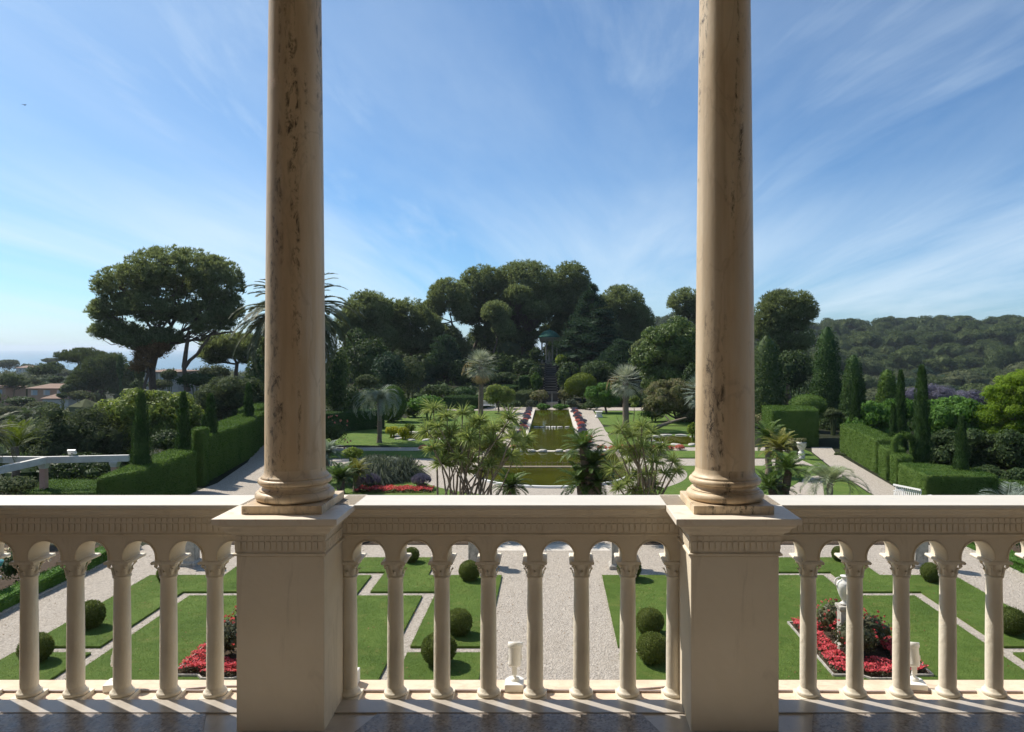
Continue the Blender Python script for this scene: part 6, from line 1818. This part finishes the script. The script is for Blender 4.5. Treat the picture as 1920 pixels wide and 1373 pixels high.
# those inside the picture and nearest the eye stand alone, the rest is one wood
vis = [a for a in acc if .33 < a[0] / a[1] < .66]
vis.sort(key=lambda a: a[1]); ind = set(vis[:285]); rest = [a for a in acc if a not in ind and a[0] / a[1] < .95]
for j, (x, y, r) in enumerate(vis[:285]):
    mi = rng.integers(0, 5)
    o = bpy.data.objects.new('hill_tree', ht[mi]); COL.objects.link(o)
    o.location = (x, y, hz(x, y) - .3); s = r * 1.05; o.scale = (s, s, s * rng.uniform(.95, 1.35)); o.rotation_euler = (0, 0, rng.random() * 6.28)
    tag(o, 'rounded evergreen tree in the wood covering the hillside across the valley', 'tree', 'trees of the wooded hillside')
q = MB(); src = []
for m_ in ht[:2]:
    V = np.empty(len(m_.vertices) * 3, np.float32); m_.vertices.foreach_get('co', V); V = V.reshape(-1, 3)
    L_ = np.empty(len(m_.loops), np.int32); m_.loops.foreach_get('vertex_index', L_); T_ = np.empty(len(m_.polygons), np.int32); m_.polygons.foreach_get('loop_total', T_); src.append((V, L_, T_))
for j, (x, y, r) in enumerate(rest):
    V, L_, T_ = src[j % 2]; a = rng.random() * 6.28; s = r * 1.12; ca, sa = math.cos(a) * s, math.sin(a) * s
    W2 = np.column_stack([V[:, 0] * ca - V[:, 1] * sa + x, V[:, 0] * sa + V[:, 1] * ca + y, V[:, 2] * s * (.95 + .4 * rng.random()) + hz(x, y) - .3])
    q.L.append(L_ + q.n); q.T.append(T_); q.S.append(np.zeros(len(T_), bool)); q.V.append(W2); q.n += len(W2)
o = struct('far_wood', q, M['hillpine'], kind='stuff'); o['label'] = 'far evergreen wood covering the rest of the hill'
print('hill trees', len(acc), len(vis), len(rest), q.n)
q = MB()
q.add([(0, 0, 0), (.35, .1, .12), (.7, .2, .02), (.3, -.12, .1), (-.35, .1, .13), (-.7, .2, .03), (-.3, -.12, .1)], [[0, 1, 3], [1, 2, 3], [0, 6, 4], [4, 6, 5]])
q.ball((0, 0, 0), (.09, .3, .08), 2); q.add([(0, -.25, 0), (.08, -.48, 0), (-.08, -.48, 0)], [[0, 1, 2]])
c = at(46, 197, 130); single('bird', q, M['darkstep'], 'tiny dark bird flying alone in the sky', 'bird', c)

# =================================================================== sky, sun, camera
SUN_EL, SUN_AZ = math.radians(48), math.radians(58.5)        # azimuth to the left of straight ahead
W = bpy.data.worlds.new('World'); SC.world = W; W.use_nodes = True
t = W.node_tree; t.nodes.clear()
wo = t.nodes.new('ShaderNodeOutputWorld'); bg = t.nodes.new('ShaderNodeBackground'); bg.inputs[1].default_value = SKY
sky = t.nodes.new('ShaderNodeTexSky'); sky.sky_type = 'NISHITA'; sky.sun_disc = False
sky.sun_elevation = SUN_EL; sky.sun_rotation = -SUN_AZ; sky.altitude = 40
sky.air_density = .7; sky.dust_density = 1.0; sky.ozone_density = 6
g = coords(t, 'Generated')
sep = t.nodes.new('ShaderNodeSeparateXYZ'); t.links.new(g, sep.inputs[0])
zc = t.nodes.new('ShaderNodeMath'); zc.operation = 'MAXIMUM'; zc.inputs[1].default_value = 0.0; t.links.new(sep.outputs[2], zc.inputs[0])
za = t.nodes.new('ShaderNodeMath'); za.operation = 'ADD'; za.inputs[1].default_value = .10; t.links.new(zc.outputs[0], za.inputs[0])
dx = t.nodes.new('ShaderNodeMath'); dx.operation = 'DIVIDE'; t.links.new(sep.outputs[0], dx.inputs[0]); t.links.new(za.outputs[0], dx.inputs[1])
dy = t.nodes.new('ShaderNodeMath'); dy.operation = 'DIVIDE'; t.links.new(sep.outputs[1], dy.inputs[0]); t.links.new(za.outputs[0], dy.inputs[1])
cb = t.nodes.new('ShaderNodeCombineXYZ'); t.links.new(dx.outputs[0], cb.inputs[0]); t.links.new(dy.outputs[0], cb.inputs[1])
rt = t.nodes.new('ShaderNodeMapping'); rt.inputs['Rotation'].default_value = (0, 0, .12); rt.inputs['Location'].default_value = (5.5, 9.1, 0); rt.inputs['Scale'].default_value = (1.0, .22, 1); t.links.new(cb.outputs[0], rt.inputs[0])
n1 = noise(t, rt.outputs[0], 1.5, 10, .60, 1.5)
n2 = noise(t, mapping(t, cb.outputs[0], (1, 1, 1), (5.5, 9.1, 0)), .55, 4, .6, .5)
k1 = ramp(t, n1, [(.36, 0.0), (.58, .30), (.85, .75)]); k2 = ramp(t, n2, [(.30, 0.35), (.62, .95)])
mm = t.nodes.new('ShaderNodeMath'); mm.operation = 'MULTIPLY'; t.links.new(k1, mm.inputs[0]); t.links.new(k2, mm.inputs[1])
k3 = ramp(t, sep.outputs[2], [(0.0, .60), (.06, .72), (.13, .78), (.22, .34), (.5, .22)])
n3 = noise(t, rt.outputs[0], .8, 9, .6, 1.0); k4 = ramp(t, n3, [(.32, .12), (.66, 1.0)])
m3 = t.nodes.new('ShaderNodeMath'); m3.operation = 'MULTIPLY'; t.links.new(k3, m3.inputs[0]); t.links.new(k4, m3.inputs[1])
mm2 = t.nodes.new('ShaderNodeMath'); mm2.operation = 'MAXIMUM'; t.links.new(mm.outputs[0], mm2.inputs[0]); t.links.new(m3.outputs[0], mm2.inputs[1])
ms = t.nodes.new('ShaderNodeMath'); ms.operation = 'MULTIPLY'; t.links.new(mm2.outputs[0], ms.inputs[0]); ms.inputs[1].default_value = CLOUD
cl = t.nodes.new('ShaderNodeRGB'); cl.outputs[0].default_value = (5.6, 6.6, 7.4, 1)
hue = t.nodes.new('ShaderNodeHueSaturation'); hue.inputs['Saturation'].default_value = SAT; t.links.new(sky.outputs[0], hue.inputs['Color'])
tint = mix(t, 1.0, hue.outputs[0], (.79, 1.01, 1.0), 'MULTIPLY')
mx = mix(t, ms.outputs[0], tint, cl.outputs[0])
t.links.new(mx, bg.inputs[0]); t.links.new(bg.outputs[0], wo.inputs[0])

sd = bpy.data.lights.new('sun', 'SUN'); sd.energy = SUN; sd.angle = math.radians(.53); sd.color = (1.0, .94, .85)
so = bpy.data.objects.new('sun', sd); COL.objects.link(so)
dirv = Vector((-math.cos(SUN_EL) * math.sin(SUN_AZ), math.cos(SUN_EL) * math.cos(SUN_AZ), math.sin(SUN_EL)))
so.rotation_euler = dirv.to_track_quat('Z', 'Y').to_euler(); so.location = (-30, 20, 60)

cd = bpy.data.cameras.new('camera'); cam = bpy.data.objects.new('camera', cd); COL.objects.link(cam)
cam.location = (0, 0, EYE); cam.rotation_euler = (PI / 2, 0, 0)
cd.sensor_width = 36; cd.sensor_fit = 'HORIZONTAL'; cd.lens = F / 1920 * 36
cd.shift_x = -(VX - 960) / 1920; cd.shift_y = -(686.5 - VY) / 1920
cd.clip_start = .05; cd.clip_end = 40000
SC.camera = cam
SC.view_settings.view_transform = 'Standard'; SC.view_settings.look = 'None'; SC.view_settings.gamma = 1; SC.view_settings.use_curve_mapping = False
SC.view_settings.exposure = EXPO
SC.cycles.max_bounces = 8; SC.cycles.diffuse_bounces = 5; SC.cycles.glossy_bounces = 3; SC.cycles.transmission_bounces = 4; SC.cycles.volume_bounces = 0
SC.cycles.use_denoising = True; SC.cycles.caustics_reflective = False; SC.cycles.caustics_refractive = False
SC.cycles.sample_clamp_indirect = 6
SC.cycles.use_adaptive_sampling = True; SC.cycles.adaptive_threshold = .02

# the air: one closed box of thin haze round everything
hm = bpy.data.materials.new('haze'); hm.use_nodes = True; ht_ = hm.node_tree; ht_.nodes.clear()
ho = ht_.nodes.new('ShaderNodeOutputMaterial'); hv = ht_.nodes.new('ShaderNodeVolumePrincipled')
hv.inputs['Color'].default_value = (.80, .90, 1.0, 1); hv.inputs['Density'].default_value = HAZE; hv.inputs['Anisotropy'].default_value = .25
ht_.links.new(hv.outputs[0], ho.inputs['Volume'])
q = MB(); q.box(-15500, 15500, -200, 15500, -68, 46)
struct('haze', q, hm, kind='stuff')
